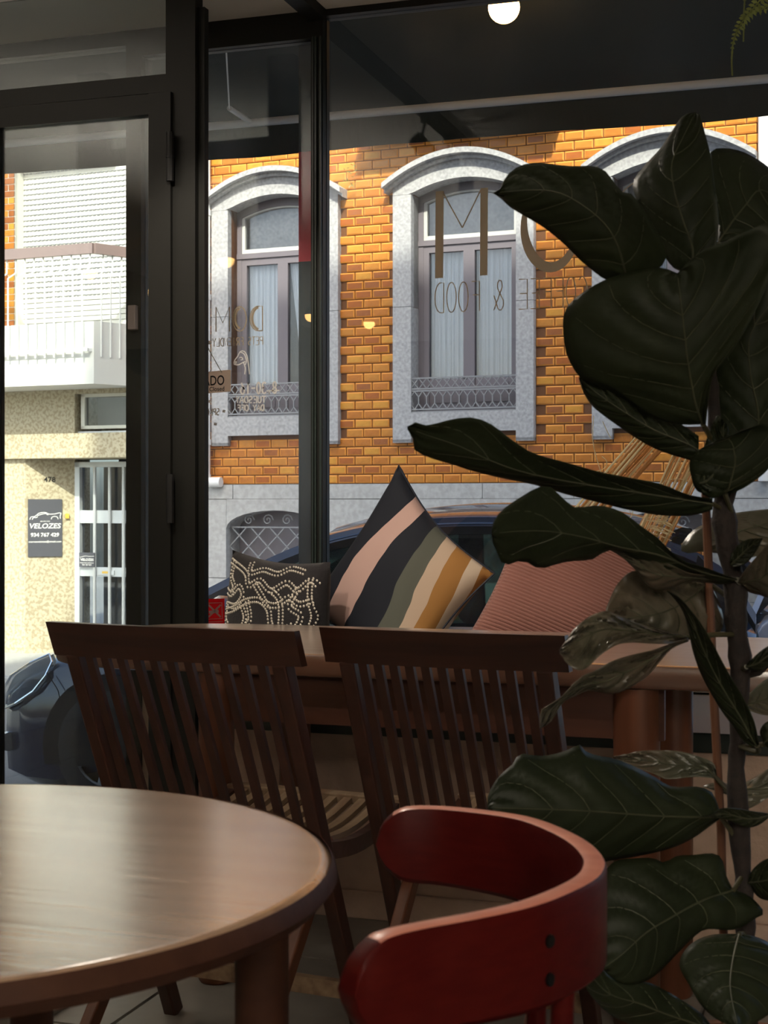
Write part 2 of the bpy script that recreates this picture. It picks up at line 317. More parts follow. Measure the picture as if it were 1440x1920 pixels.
# ================================================================== THE ROOM
X0, X1, Y0, ZC = -5.2, 3.0, -5.0, 2.74
YD = 4.20                                     # plane of the inner door partition
def struct(mb, name, mats, parent=None, **k):
    o = mb.build(name, mats, parent, **k)
    if parent is None: o['kind'] = 'structure'
    return o
fl = struct(MB().box((X0, Y0, -0.35), (X1, YW + 0.10, -0.012)), 'floor', M['grout'])
tx, ty = 0.60, 0.60
tile_me = None
for i in range(14):
    for j in range(16):
        x = X0 + 0.05 + i * tx; y = Y0 + 0.05 + j * ty
        if x + tx > X1 or y + ty > YW: continue
        if tile_me is None:
            tile_me = MB().hexa([(0.003, 0.003, -0.014), (tx - 0.003, 0.003, -0.014), (tx - 0.003, ty - 0.003, -0.014), (0.003, ty - 0.003, -0.014),
                                 (0.005, 0.005, 0), (tx - 0.005, 0.005, 0), (tx - 0.005, ty - 0.005, 0), (0.005, ty - 0.005, 0)]).mesh('tile', M['tile'])
        o = bpy.data.objects.new('tile', tile_me); COL.objects.link(o); o.location = (x, y, 0); o.parent = fl
struct(MB().box((X0, Y0, ZC), (X1, YW, ZC + 0.25)), 'ceiling', M['plaster'])
struct(MB().box((X0 - 0.2, Y0, -0.35), (X0, YW, ZC + 0.25)), 'wall_left', M['roomwall'])
struct(MB().box((X1, Y0, -0.35), (X1 + 0.2, YW, ZC + 0.25)), 'wall_right', M['roomwall'])
struct(MB().box((X0 - 0.2, Y0 - 0.2, -0.35), (X1 + 0.2, Y0, ZC + 0.25)), 'wall_back', M['roomwall'])
# dark metal strip under the ceiling, running back from the mullion
pc = onY(601, 25, YW)
struct(MB().box((pc.x - 0.03, -1.0, ZC - 0.035), (pc.x + 0.03, YW - 0.03, ZC)), 'trim_1', M['frame'])
# ---- shop window wall at YW
def gx(px): return onY(px, HOR, YW).x
XL = gx(-120); XR = 2.9
HZ = 2.65                                    # underside of the head frame
sillz = 0.50
struct(MB().box((X0 - 0.2, YW - 0.02, -0.35), (XL, YW + 0.16, 3.2)).box((XR, YW - 0.02, -0.35), (X1 + 0.2, YW + 0.16, 3.2)), 'wall_front', M['roomwall'])
struct(MB().box((gx(272), YW - 0.02, -0.30), (XR, YW + 0.14, sillz)), 'wall_front_low', M['benchwall'])
w1 = struct(MB().box((gx(590), YW - 0.035, sillz), (gx(612), YW + 0.03, ZC)).box((gx(612), YW - 0.03, 2.718), (XR, YW + 0.03, ZC))
            .box((gx(612), YW - 0.03, sillz), (XR, YW + 0.03, sillz + 0.05)).box((XR - 0.06, YW - 0.03, sillz + 0.05), (XR, YW + 0.03, 2.718)), 'window_1', M['frame'])
g1 = MB().box((gx(612), YW - 0.004, sillz + 0.05), (XR - 0.06, YW + 0.004, 2.718)).build('glass_pane', M['pane'], w1)
e1 = MB()
for p in (593.5, 598.5, 607.5): e1.box((gx(p), YW - 0.045, sillz + 0.05), (gx(p) + 0.006, YW - 0.034, HZ))
e1.build('frame_bead', M['green'], w1)
w2 = struct(MB().box((gx(272), YW - 0.03, HZ + 0.0), (gx(590), YW + 0.03, ZC)).box((gx(272), YW - 0.03, sillz), (gx(590), YW + 0.03, sillz + 0.05)), 'window_2', M['frame'])
MB().box((gx(272), YW - 0.004, sillz + 0.05), (gx(590), YW + 0.004, HZ)).build('glass_pane', M['paneold'], w2)
w3 = struct(MB().box((gx(244), YW - 0.03, -0.02), (gx(272), YW + 0.05, ZC)).box((XL, YW - 0.03, 2.69), (gx(244), YW + 0.03, ZC))
            .box((XL, YW - 0.03, -0.02), (gx(-60), YW + 0.04, 2.69)), 'window_3', M['frame'])
MB().box((gx(-60), YW - 0.004, 0.0), (gx(244), YW + 0.004, 2.69)).build('glass_pane', M['doorglass'], w3)
hp0, hp1 = onY(245, 620, YW - 0.03), onY(260, 573, YW - 0.03)
MB().box((hp0.x, YW - 0.055, hp0.z), (hp1.x, YW - 0.03, hp1.z)).build('push_plate', M['rail'], w3, bevel=0.004)
# dark pillar outside the left pane; red panel paints in a glass reflection
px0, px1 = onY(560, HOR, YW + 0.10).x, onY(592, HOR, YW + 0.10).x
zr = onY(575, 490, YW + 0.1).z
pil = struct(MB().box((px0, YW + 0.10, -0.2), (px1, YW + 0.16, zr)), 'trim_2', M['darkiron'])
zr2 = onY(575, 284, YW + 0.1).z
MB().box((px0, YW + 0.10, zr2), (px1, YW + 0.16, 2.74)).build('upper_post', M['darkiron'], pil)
MB().box((px0, YW + 0.10, zr), (px1, YW + 0.16, zr2)).build('red_reflection', M['redreflect'], pil)
# ---- inner door partition at YD
def dx(px): return onY(px, HOR, YD).x
def dz(px, py): return onY(px, py, YD).z
zt0, zt1 = dz(150, 158), dz(150, 231)          # header band: transom glass sits above it, the door glass below
d1 = struct(MB().box((dx(316), YD - 0.02, 0), (dx(371), YD + 0.035, ZC)).box((dx(371), YD + 0.005, 0), (dx(382), YD + 0.035, dz(378, 12)))
            .box((dx(-90), YD - 0.02, zt0 - 0.055), (dx(316), YD + 0.03, zt0)).box((dx(-90), YD - 0.02, 0), (dx(-30), YD + 0.03, ZC)), 'door_1', M['frame'])
MB().box((dx(-30), YD + 0.004, zt0), (dx(316), YD + 0.010, ZC)).build('transom_glass', M['doorglass'], d1)
lf = MB().box((dx(288), YD - 0.035, 0.01), (dx(329), YD + 0.012, zt0 - 0.06)).box((dx(-30), YD - 0.03, 0.01), (dx(5), YD + 0.012, zt0 - 0.06)) \
    .box((dx(5), YD - 0.03, zt1), (dx(288), YD + 0.012, zt0 - 0.06)).box((dx(5), YD - 0.03, 0.01), (dx(288), YD + 0.012, 0.12)).build('door_leaf', M['frame'], d1)
MB().box((dx(5), YD - 0.012, 0.12), (dx(288), YD - 0.006, zt1)).build('glass_pane', M['doorglass'], lf)
for zc in (dz(330, 935), dz(330, 300)):
    MB().tube([(dx(331), YD - 0.045, zc - 0.075), (dx(331), YD - 0.045, zc + 0.075)], 0.012, 10).tube([(dx(331), YD - 0.045, zc - 0.004), (dx(331), YD - 0.045, zc + 0.004)], 0.0135, 10).build('hinge', M['frameedge'], lf)
# ---- the cafe's own building above and beside the shop front (it shades the street)
pb = W(680, 440, 12.6); dY = pb.y - (YW + 0.2)
ZR = pb.z + dY * SUN_TAN
pe = W(218, 700, 13.6); XE = pe.x + (pe.y - (YW + 0.2)) * SUN_SIDE
struct(MB().box((XE, -7, 3.2), (9, YW + 0.2, ZR)).box((XE, YW + 0.10, 2.95), (9, YW + 0.2, 3.2)).box((XE, -7, ZC + 0.25), (X0 - 0.2, YW + 0.16, 3.2))
       .box((X1 + 0.2, -7, -0.3), (9, YW + 0.16, 3.2)).box((XE, -7, -0.3), (X0 - 0.2, YW + 0.16, ZC + 0.25)), 'wall_upper_storeys', M['roomwall'])
# ================================================================== AWNING
ya = YW + 1.28
bar0, bar1 = onY(0, 268, ya), onY(1440, 144, ya)
zb = (bar0.z + bar1.z) / 2
val_z = (onY(612, 275, ya).z + onY(1380, 221, ya).z) / 2
aw = empty('shop_awning', (-2.0, YW + 0.1, 2.95), 'dark green canvas awning with a pale front bar hung over the shop window', 'awning')
AX0, AX1 = -5.6, 0.15  # right end stops short, out of view, so sky light enters
c = MB()
for i in range(8):
    t0, t1 = i / 8, (i + 1) / 8
    f = lambda t: (YW + 0.14 + (ya - YW - 0.14) * t, 3.02 + (zb - 3.02) * t - 0.02 * math.sin(PI * t))
    (ya0, za0), (ya1, za1) = f(t0), f(t1)
    c.hexa([(AX0, ya0, za0), (AX1, ya0, za0), (AX1, ya1, za1), (AX0, ya1, za1), (AX0, ya0, za0 + .004), (AX1, ya0, za0 + .004), (AX1, ya1, za1 + .004), (AX0, ya1, za1 + .004)])
c.build('canopy_cloth', M['awning'], aw, smooth=False)
MB().tube([(AX0, ya, zb), (AX1, ya, zb)], 0.024, 14).build('front_bar', M['white'], aw, smooth=True)
v = MB(); n = 150; rows = [[], [], [], []]
for i in range(n + 1):
    x = AX0 + (AX1 - AX0) * i / n; wv = 0.006 * math.sin(x * 7) + 0.004 * math.sin(x * 17)
    zl = val_z + 0.005 * math.sin(x * 3.1) + (0.03 * max(0, (x - (-0.55)) * 2.0) ** 2 if -0.55 < x < 0 else 0)
    rows[0].append((x, ya + 0.026, zb + 0.01)); rows[1].append((x, ya + 0.03 + wv, zl)); rows[2].append((x, ya + 0.034 + wv, zl)); rows[3].append((x, ya + 0.03, zb + 0.01))
v.grid([rows[0], rows[1], rows[2], rows[3], rows[0]]).build('valance', M['awning'], aw, smooth=False)
a0 = onY(430, 203, ya - 0.35); a1 = onY(468, 228, ya - 0.02)
MB().tube([a0, a1], 0.011, 8).build('crank_rod', M['white'], aw, smooth=True)
a2 = onY(424, 92, YW + 0.35); MB().tube([(a2.x, a2.y, a2.z), a0], 0.003, 6).build('pull_cord', M['white'], aw)
# scrolled white bracket under the awning, far left (seen through the transom)
k0 = onY(0, 165, YW + 0.9)
br = MB()
def kp(px, py): return onY(px, py, YW + 0.9)
br.beam(kp(-70, 128), kp(68, 112), 0.03, 0.025).beam(kp(64, 108), kp(64, 163), 0.03, 0.025).beam(kp(-60, 200), kp(66, 160), 0.03, 0.022).beam(kp(-70, 128), kp(40, 168), 0.03, 0.03)
br.beam(kp(38, 116), kp(38, 166), 0.02, 0.012).beam(kp(38, 136), kp(64, 134), 0.02, 0.012)
br.tube(crom([kp(0, 122), kp(22, 128), kp(30, 140), kp(28, 152)], 10), 0.008, 6)
br.build('awning_bracket', M['white'], aw)
# ================================================================== STREET
RZ = -0.42
road = struct(MB().box((-40, YW + 1.35, RZ - 0.2), (25, 30, RZ)), 'road', M['asphalt'])
struct(MB().box((-40, YW + 0.14, RZ - 0.2), (25, YW + 1.25, -0.16)), 'sidewalk_near', M['paving'])
struct(MB().box((-40, YW + 1.25, RZ - 0.2), (25, YW + 1.37, -0.165)), 'kerb_near', M['stone'])
fs = MB(); fs.M = FM
fs.box((-40, -1.55, RZ - 0.2), (25, 0.2, -0.305)); struct(fs, 'sidewalk_far', M['paving'])
fk = MB(); fk.M = FM
for i in range(60): fk.box((-40 + i * 1.0 + 0.004, -1.72, RZ - 0.2), (-39 + i * 1.0 - 0.004, -1.55, -0.31))
fkb = struct(MB().box((0, 0, 0), (0.01, 0.01, 0.01)), 'kerb_far', M['stone']); bpy.data.objects.remove(fkb)
struct(fk, 'kerb_far', M['stone'])
# ================================================================== HOUSE ACROSS THE STREET (local frame: x along, y away, z up)
def fgroup(name, label, cat, group=None):
    return empty(name, FO, label, cat, group, rz=FANG)
house = fgroup('tiled_house', 'house clad in glazed orange brick tiles with grey stone window surrounds, across the street', 'house')
def fb(mb, name, mats, parent=None, **k):
    return mb.build(name, mats, parent or house, local=True, **k)
hx0 = onF(300, HOR)[0]; hx1 = onF(2080, HOR)[0]; HZT = 7.2
pz = (onF(640, 907)[1] + onF(1000, 905)[1]) / 2
# windows: outer and opening spans, heights
def win_dims(ol, il, ir, orr):
    return [onF(p, 600)[0] for p in (ol, il, ir, orr)]
zspr = onF(778, 366)[1]; zpk = onF(873, 334)[1]; zop = onF(873, 772)[1]; zap = onF(873, 809)[1]; zft = onF(873, 823)[1]
zc_end = onF(735, 340)[1]; zc_pk = onF(872, 283)[1]
mid = win_dims(741, 775, 971, 1004)
wo, wi = mid[3] - mid[0], mid[2] - mid[1]
jl = mid[1] - mid[0]; jr = mid[3] - mid[2]
lft_x = onF(402, 600)[0]; rgt_x = onF(1113, 600)[0]
starts = [lft_x, mid[0], rgt_x, rgt_x + (rgt_x - mid[0])]
bays = [(s, s + jl, s + jl + wi, s + wo) for s in starts]
# mortar wall with real window openings: piers, spandrels and the wall over the arches
wl = MB(); cur = hx0
for b in bays:
    if b[1] > hx1: break
    wl.box((cur, 0.012, pz), (b[1], 0.45, HZT)); wl.box((b[1], 0.012, pz), (b[2], 0.45, zop)); wl.box((b[1], 0.012, zpk + 0.02), (b[2], 0.45, HZT)); cur = b[2]
wl.box((cur, 0.012, pz), (hx1, 0.45, HZT))
fb(wl, 'wall', M['mortar'])
# bricks
bp, bh = 0.1625, 0.0795
bw, bz = bp - 0.009, bh - 0.009
def brick_geo(mb, cx, cz, mi=0, me_i=5, w=bw):
    x0, x1, z0, z1 = cx - w / 2, cx + w / 2, cz - bz / 2, cz + bz / 2; e = 0.0105
    vs = [(x0, 0.014, z0), (x1, 0.014, z0), (x1, 0.014, z1), (x0, 0.014, z1), (x0, 0.003, z0), (x1, 0.003, z0), (x1, 0.003, z1), (x0, 0.003, z1),
          (x0 + e, -0.004, z0 + e), (x1 - e, -0.004, z0 + e), (x1 - e, -0.004, z1 - e), (x0 + e, -0.004, z1 - e)]
    mb.add(vs, [(0, 1, 5, 4), (1, 2, 6, 5), (2, 3, 7, 6), (3, 0, 4, 7), (4, 5, 9, 8), (5, 6, 10, 9), (6, 7, 11, 10), (7, 4, 8, 11)], me_i)
    mb.add([vs[8], vs[9], vs[10], vs[11]], [(0, 1, 2, 3)], mi)
brick_me = []
for k in range(5):
    q = MB(); brick_geo(q, 0, 0, 0, 1); brick_me.append(q.mesh('brick', [BR[k], M['bedge']]))
def in_window(x, z):
    for b in bays:
        if b[0] - 0.03 < x < b[3] + 0.03 and zft - 0.0 < z < zc_pk:
            c = (b[0] + b[3]) / 2; t = min(1, abs(x - c) / (wo / 2))
            if z < zc_end + (zc_pk - zc_end) * (1 - t * t) - 0.02:
                if z > zap or x < b[1] or x > b[2]: return True
    return False
cand = []; ncol = int((hx1 - hx0) / bp); nrow = int((HZT - pz) / bh)
for r in range(nrow):
    for q in range(ncol):
        x = hx0 + (q + (0.5 if r % 2 else 0.0) + 0.5) * bp; z = pz + (r + 0.5) * bh
        if x + bp / 2 > hx1 or in_window(x, z): continue
        P = FM @ Vector((x, 0, z)) - CAMP; d = P.dot(FWD); sx = 720 + F * P.dot(RGT) / d; sy = HOR - F * P.z / d
        tone = random.choices(range(5), (34, 18, 24, 12, 12))[0]
        if random.random() < 0.5 and r > 2 and z > zpk: tone = random.choice((0, 2, 4))
        vis = 612 < sx < 1112 and 215 < sy < 912
        leafy = (sx > 1000 and sy < 300 and False)
        cand.append((0 if vis else 1, d, x, z, tone))
cand.sort(key=lambda t: t[:2])
st = MB()
for i, (vz, d, x, z, tone) in enumerate(cand):
    if i < 300:
        o = bpy.data.objects.new('brick', brick_me[tone]); COL.objects.link(o); o.parent = house; o.location = (x, random.uniform(-0.0015, 0.001), z)
    elif z < 6.0: brick_geo(st, x, z, tone, 5)
so = fb(st, 'brick_field', BR + [M['bedge']]); so['kind'] = 'stuff'
# stone plinth in blocks with a basement window at each bay
PZB = -0.33
bsm = (onF(433, 1000)[0], onF(600, 1000)[0]); bs_off = (bsm[0] + bsm[1]) / 2 - (bays[0][0] + bays[0][3]) / 2; bs_w = (bays[0][2] - bays[0][1]) * 1.02
bz1 = onF(500, 957)[1]; bz0 = onF(500, 1085)[1]
pl = MB()
bl = [];
for b in bays:
    c = (b[0] + b[3]) / 2 ; bl.append((c - bs_w / 2, c + bs_w / 2))
def pblock(x0, x1, z0, z1):
    n = max(1, round((x1 - x0) / 0.75))
    for i in range(n):
        a, bb = x0 + (x1 - x0) * i / n, x0 + (x1 - x0) * (i + 1) / n
        q = MB().hexa([(a + .003, 0.3, z0), (bb - .003, 0.3, z0), (bb - .003, 0.3, z1), (a + .003, 0.3, z1), (a + .003, -0.05, z0 + .003), (bb - .003, -0.05, z0 + .003), (bb - .003, -0.05, z1 - .003), (a + .003, -0.05, z1 - .003)])
        fb(q, 'plinth_stone', M['plinth'])
cur = hx0
pblock(hx0, hx1, bz1 + 0.10, pz)
for a, bb in bl:
    pblock(cur, a, bz0, bz1 + 0.10); cur = bb
pblock(cur, hx1, bz0, bz1 + 0.10); pblock(hx0, hx1, PZB, bz0)
for a, bb in bl:
    # low arched basement opening with a scrolled iron grille
    ar = MB(); n = 14; c = (a + bb) / 2; hw = (bb - a) / 2
    lo = [(c + hw * math.cos(PI * (1 - i / n)), bz1 - 0.16 + 0.16 * math.sin(PI * i / n)) for i in range(n + 1)]
    for i in range(n):
        (xa, za), (xb, zb2) = lo[i], lo[i + 1]
        ar.hexa([(xa, -0.05, za), (xb, -0.05, zb2), (xb, 0.25, zb2), (xa, 0.25, za), (xa, -0.05, bz1 + 0.10), (xb, -0.05, bz1 + 0.10), (xb, 0.25, bz1 + 0.10), (xa, 0.25, bz1 + 0.10)])
    fb(ar, 'basement_arch', M['plinth'])
    fb(MB().box((a, 0.20, bz0), (bb, 0.24, bz1 + 0.05)), 'basement_shutter', M['sash'])
    gr = MB()
    for i in range(7):
        for sg in (1, -1):
            xs = a + (bb - a) * (i - 1.5) / 5; p = Vector((xs, 0.02, bz0)); q = Vector((xs + sg * (bz1 - 0.16 - bz0), 0.02, bz1 - 0.16))
            if sg < 0: p.x += (bb - a) * 0.4; q.x += (bb - a) * 0.4
            lo_t, hi_t = 0.0, 1.0
            dxx = q.x - p.x
            ts = sorted([(a - p.x) / dxx, (bb - p.x) / dxx]); lo_t = max(0, ts[0]); hi_t = min(1, ts[1])
            if hi_t - lo_t > 0.05: gr.beam(p.lerp(q, lo_t), p.lerp(q, hi_t), 0.010, 0.010, side=(0, 1, 0))
    gr.beam((a, 0.02, bz1 - 0.15), (bb, 0.02, bz1 - 0.15), 0.014, 0.012, side=(0, 1, 0))
    for i in range(4):
        sx_ = a + (bb - a) * (0.2 + 0.2 * i)
        gr.tube([(sx_ + 0.055 * (1 - t / 16) * math.cos(t * 0.7), 0.02, bz1 - 0.085 + 0.055 * (1 - t / 16) * math.sin(t * 0.7)) for t in range(15)], 0.006, 5)
    fb(gr, 'basement_grille', M['iron'])
# window surrounds, cornices, sashes, panes, curtains, railings
def zarc(b, t, e, p): return e + (p - e) * (1 - t * t)
for wi_, b in enumerate(bays):
    c = (b[0] + b[3]) / 2; fy = -0.055
    jb = MB()
    for (xa, xb) in ((b[0], b[1]), (b[2], b[3])):
        zs = [zft, zop - 0.25, zop + 0.9, zspr]
        for q in range(3): jb.box((xa, fy, zs[q] + 0.002), (xb, 0.30, zs[q + 1] - 0.002))
    jb.box((b[1], fy, zap), (b[2], 0.30, zop)); fb(jb, 'stone_jamb', M['stone'])
    hd = MB(); n = 18
    for i in range(n):
        ta, tb = -1 + 2 * i / n, -1 + 2 * (i + 1) / n
        def lowz(x):
            t = (x - c) / (wi / 2); return zspr if abs(t) >= 1 else zarc(b, t, zspr, zpk)
        xa, xb = c + ta * wo / 2, c + tb * wo / 2
        ua, ub = zarc(b, ta, zc_end, zc_pk) - 0.06, zarc(b, tb, zc_end, zc_pk) - 0.06
        hd.hexa([(xa, fy, lowz(xa)), (xb, fy, lowz(xb)), (xb, 0.30, lowz(xb)), (xa, 0.30, lowz(xa)), (xa, fy, ua), (xb, fy, ub), (xb, 0.30, ub), (xa, 0.30, ua)])
    fb(hd, 'stone_head', M['stone'])
    cr = MB(); n = 20
    for lay, (dy, z0_, z1_) in enumerate(((-0.10, -0.075, -0.045), (-0.16, -0.045, 0.0))):
        for i in range(n):
            ta, tb = -1.1 + 2.2 * i / n, -1.1 + 2.2 * (i + 1) / n
            xa, xb = c + ta * wo / 2, c + tb * wo / 2; ua, ub = zarc(b, ta, zc_end, zc_pk), zarc(b, tb, zc_end, zc_pk)
            cr.hexa([(xa, dy, ua + z0_), (xb, dy, ub + z0_), (xb, 0.05, ub + z0_), (xa, 0.05, ua + z0_), (xa, dy, ua + z1_), (xb, dy, ub + z1_), (xb, 0.05, ub + z1_), (xa, 0.05, ua + z1_)])
    fb(cr, 'arched_cornice', M['stone'])
    wd_ = empty('window', (c, 0.12, zop)); wd_.parent = house
    def wl_(mb, name, m, **k):
        return mb.build(name, m, wd_, local=True, **k)
    def wb(mb, x0, y0, z0, x1, y1, z1): mb.box((x0 - c, y0, z0 - zop), (x1 - c, y1, z1 - zop))
    zt = onF(873, 440)[1]; l, r = b[1], b[2]
    fr = MB(); wb(fr, l, 0, zop, l + 0.045, 0.08, zspr); wb(fr, r - 0.045, 0, zop, r, 0.08, zspr); wb(fr, l, -0.01, zt - 0.05, r, 0.08, zt - 0.005)
    for i in range(14):
        ta, tb = -1 + i / 7, -1 + (i + 1) / 7; xa, xb = ta * wi / 2, tb * wi / 2; za, zb3 = zarc(b, ta, zspr, zpk) - zop, zarc(b, tb, zspr, zpk) - zop
        fr.hexa([(xa, 0, za - 0.07), (xb, 0, zb3 - 0.07), (xb, 0.08, zb3 - 0.07), (xa, 0.08, za - 0.07), (xa, 0, za), (xb, 0, zb3), (xb, 0.08, zb3), (xa, 0.08, za)])
    wl_(fr, 'window_frame', M['sash'])
    tf = MB(); wb(tf, l + 0.045, 0.01, zt, r - 0.045, 0.06, zt + 0.035)
    wb(tf, l + 0.045, 0.01, zt + 0.03, l + 0.075, 0.06, zspr - 0.055); wb(tf, r - 0.075, 0.01, zt + 0.03, r - 0.045, 0.06, zspr - 0.055)
    for i in range(12):
        ta, tb = -0.88 + 1.76 * i / 12, -0.88 + 1.76 * (i + 1) / 12; xa, xb = ta * wi / 2, tb * wi / 2; za, zb3 = zarc(b, ta, zspr, zpk) - zop - .07, zarc(b, tb, zspr, zpk) - zop - .07
        tf.hexa([(xa, 0.01, za - 0.016), (xb, 0.01, zb3 - 0.016), (xb, 0.06, zb3 - 0.016), (xa, 0.06, za - 0.016), (xa, 0.01, za), (xb, 0.01, zb3), (xb, 0.06, zb3), (xa, 0.06, za)])
    wl_(tf, 'transom_sash', M['sashlight'])
    pn = MB(); poly = [(l + .05 - c, 0.035, zt + .02 - zop), (r - .05 - c, 0.035, zt + .02 - zop)] + [(t * wi / 2 * .9, 0.035, zarc(b, t * .9, zspr, zpk) - zop - .075) for t in [1 - i / 6 for i in range(13)]]
    pn.prism(poly, (0, 0.006, 0)); wl_(pn, 'transom_pane', M['farglass'])
    wl_(MB().box((l + .05 - c, 0.10, zt - zop), (r - .05 - c, 0.106, zpk - .06 - zop)), 'transom_blind', M['stone'])
    xm = c + 0.0
    for (xa, xb) in ((l + 0.045, xm), (xm, r - 0.045)):
        s_ = MB(); wb(s_, xa, 0.005, zop, xa + 0.05, 0.055, zt - 0.05); wb(s_, xb - 0.05, 0.005, zop, xb, 0.055, zt - 0.05)
        wb(s_, xa + 0.05, 0.005, zop, xb - 0.05, 0.055, zop + 0.05); wb(s_, xa + 0.05, 0.005, zt - 0.11, xb - 0.05, 0.055, zt - 0.05)
        wl_(s_, 'casement', M['sash'])
        zp_ = onF(873, 706)[1] - zop
        wl_(MB().box((xa + .05 - c, 0.03, zp_), (xb - .05 - c, 0.035, zt - .11 - zop)), 'pane', M['farglass'])
        wl_(MB().box((xa + .05 - c, 0.02, 0.05), (xb - .05 - c, 0.05, zp_)).box((xa + .08 - c, 0.012, 0.09), (xb - .08 - c, 0.02, zp_ - .04)), 'lower_panel', M['sash'])
    cu = MB(); m_ = 90
    for side in (0, 1):
        xa, xb = (l + .06, xm - .03) if side == 0 else (xm + .03, r - .06); top, bot = [], []
        for i in range(m_ + 1):
            t = i / m_; x = xa + (xb - xa) * t - c
            yv = 0.085 + 0.010 * math.sin(t * 40 + wi_) + 0.008 * math.sin(t * 97 + 1)
            if wi_ == 0 and side == 1: top.append((x, yv, zt - .1 - zop)); bot.append((xb - c - (xb - xa) * (1 - t) * 0.55, yv, 0.01))
            else: top.append((x, yv, zt - .1 - zop)); bot.append((x, yv + 0.004 * math.sin(t * 60), 0.01))
        cu.grid([top, bot])
    wl_(cu, 'curtain', M['curtain'], smooth=True)
    wl_(MB().box((l - c, 0.34, -0.02), (r - c, 0.36, zpk - zop)), 'dark_room', M['dark'])
    # cast iron railing: lozenge band over a band of long hexagons
    rl = MB(); y_ = -0.155; zA = onF(873, 707)[1] - zop; zB = onF(873, 727)[1] - zop; zD = onF(873, 766)[1] - zop
    L_, R_ = l - c - 0.01, r - c + 0.01
    for z in (zA, zB, zB - 0.018, zD, 0.005): rl.beam((L_, y_, z), (R_, y_, z), 0.014, 0.012, side=(0, 1, 0))
    for x in (L_, R_): rl.beam((x, y_, 0.0), (x, y_, zA), 0.014, 0.014, side=(0, 1, 0))
    nn = 13; st_ = (R_ - L_) / nn
    for i in range(nn):
        x = L_ + i * st_
        for q, w_ in (((x, zB), (x + st_, zA)), ((x, zA), (x + st_, zB))): rl.beam((q[0], y_, q[1]), (w_[0], y_, w_[1]), 0.008, 0.007, side=(0, 1, 0))
        zt_, zb_ = zB - 0.02, zD; xm_ = x + st_ / 2; k = 0.05
        for q, w_ in (((xm_, zt_), (x, zt_ - k)), ((xm_, zt_), (x + st_, zt_ - k)), ((x, zt_ - k), (x, zb_ + k)), ((x, zb_ + k), (xm_, zb_)), ((x + st_, zb_ + k), (xm_, zb_))):
            rl.beam((q[0], y_, q[1]), (w_[0], y_, w_[1]), 0.011, 0.008, side=(0, 1, 0))
    for x in (L_, 0, R_): rl.beam((x, y_, zA - 0.01), (x, -0.05, zA - 0.01), 0.012, 0.012, side=(1, 0, 0))
    wl_(rl, 'railing', M['iron'])
# balcony of the floor above the middle window (its slab shades the wall below)
sl = MB(); bx0, bx1 = onF(668, 290)[0], onF(1035, 290)[0]; zs = onF(860, 250)[1]; zs += 0.03
sh = 0.45 * SUN_SIDE
sl.box((bx0 + sh, -0.34, zs), (bx1 + sh, 0.02, zs + 0.14)); sl.box((bx0 + sh + .1, -0.22, zs - 0.05), (bx1 + sh - .1, 0.02, zs)); fb(sl, 'upper_balcony_slab', M['stone'])
# downpipes
pxl = onF(386, 600, -0.08)[0]; zel = onF(400, 900, -0.08)[1]
dp = MB().tube([(pxl, -0.08, zel + 0.02), (pxl, -0.08, 7.1)], 0.04, 12)
for z in (onF(386, 403)[1], onF(386, 830)[1], onF(386, 560)[1]): dp.tube([(pxl, -0.08, z - .025), (pxl, -0.08, z + .025)], 0.047, 12)
dp.tube(crom([(pxl, -0.08, zel + 0.05), (pxl + .01, -0.085, zel - .01), (pxl + .07, -0.09, zel - .02), (pxl + .16, -0.09, zel - .02)], 8), 0.045, 12)
fb(dp, 'downpipe', M['white'], smooth=True)
pxr = onF(1432, 300, -0.08)[0]
fb(MB().tube([(pxr, -0.08, pz), (pxr, -0.08, 7.1)], 0.042, 12), 'downpipe', M['white'], smooth=True)
# tufts growing from the cornice end
tf = MB()
for i in range(26):
    qx, qz = onF(random.uniform(645, 668), random.uniform(300, 352), -0.06); s = random.uniform(.01, .025); a = random.uniform(0, 6.28)
    tf.prism([(qx, -.06, qz), (qx + s * math.cos(a), -.075, qz + s * math.sin(a)), (qx + 1.6 * s * math.cos(a + .5), -.08, qz + 1.6 * s * math.sin(a + .5))], (0, -.002, 0))
w_ = fb(tf, 'wall_weed', M['fern']); w_['kind'] = 'stuff'
# ================================================================== MODERN BUILDING AT THE LEFT (same street line)
apt = fgroup('apartment_block', 'cream terrazzo apartment block with a white balcony and roller shutter, seen through the door', 'building')
def ab(mb, name, mats, parent=None, **k): return mb.build(name, mats, parent or apt, local=True, **k)
ax0 = onF(-420, HOR)[0]; ax1 = hx0
GZ = -0.31
def ax(px, y=0.0): return onF(px, HOR, y)[0]
def az(px, py, y=0.0): return onF(px, py, y)[1]
zcan0, zcan1 = az(100, 859, -0.05), az(100, 813, -0.05)
xrec0, xrec1 = ax(47), ax(300)
REC = 0.34
zslab0, zslab1 = az(100, 722, -0.5), az(100, 606, -0.5)
zb_top = zslab1
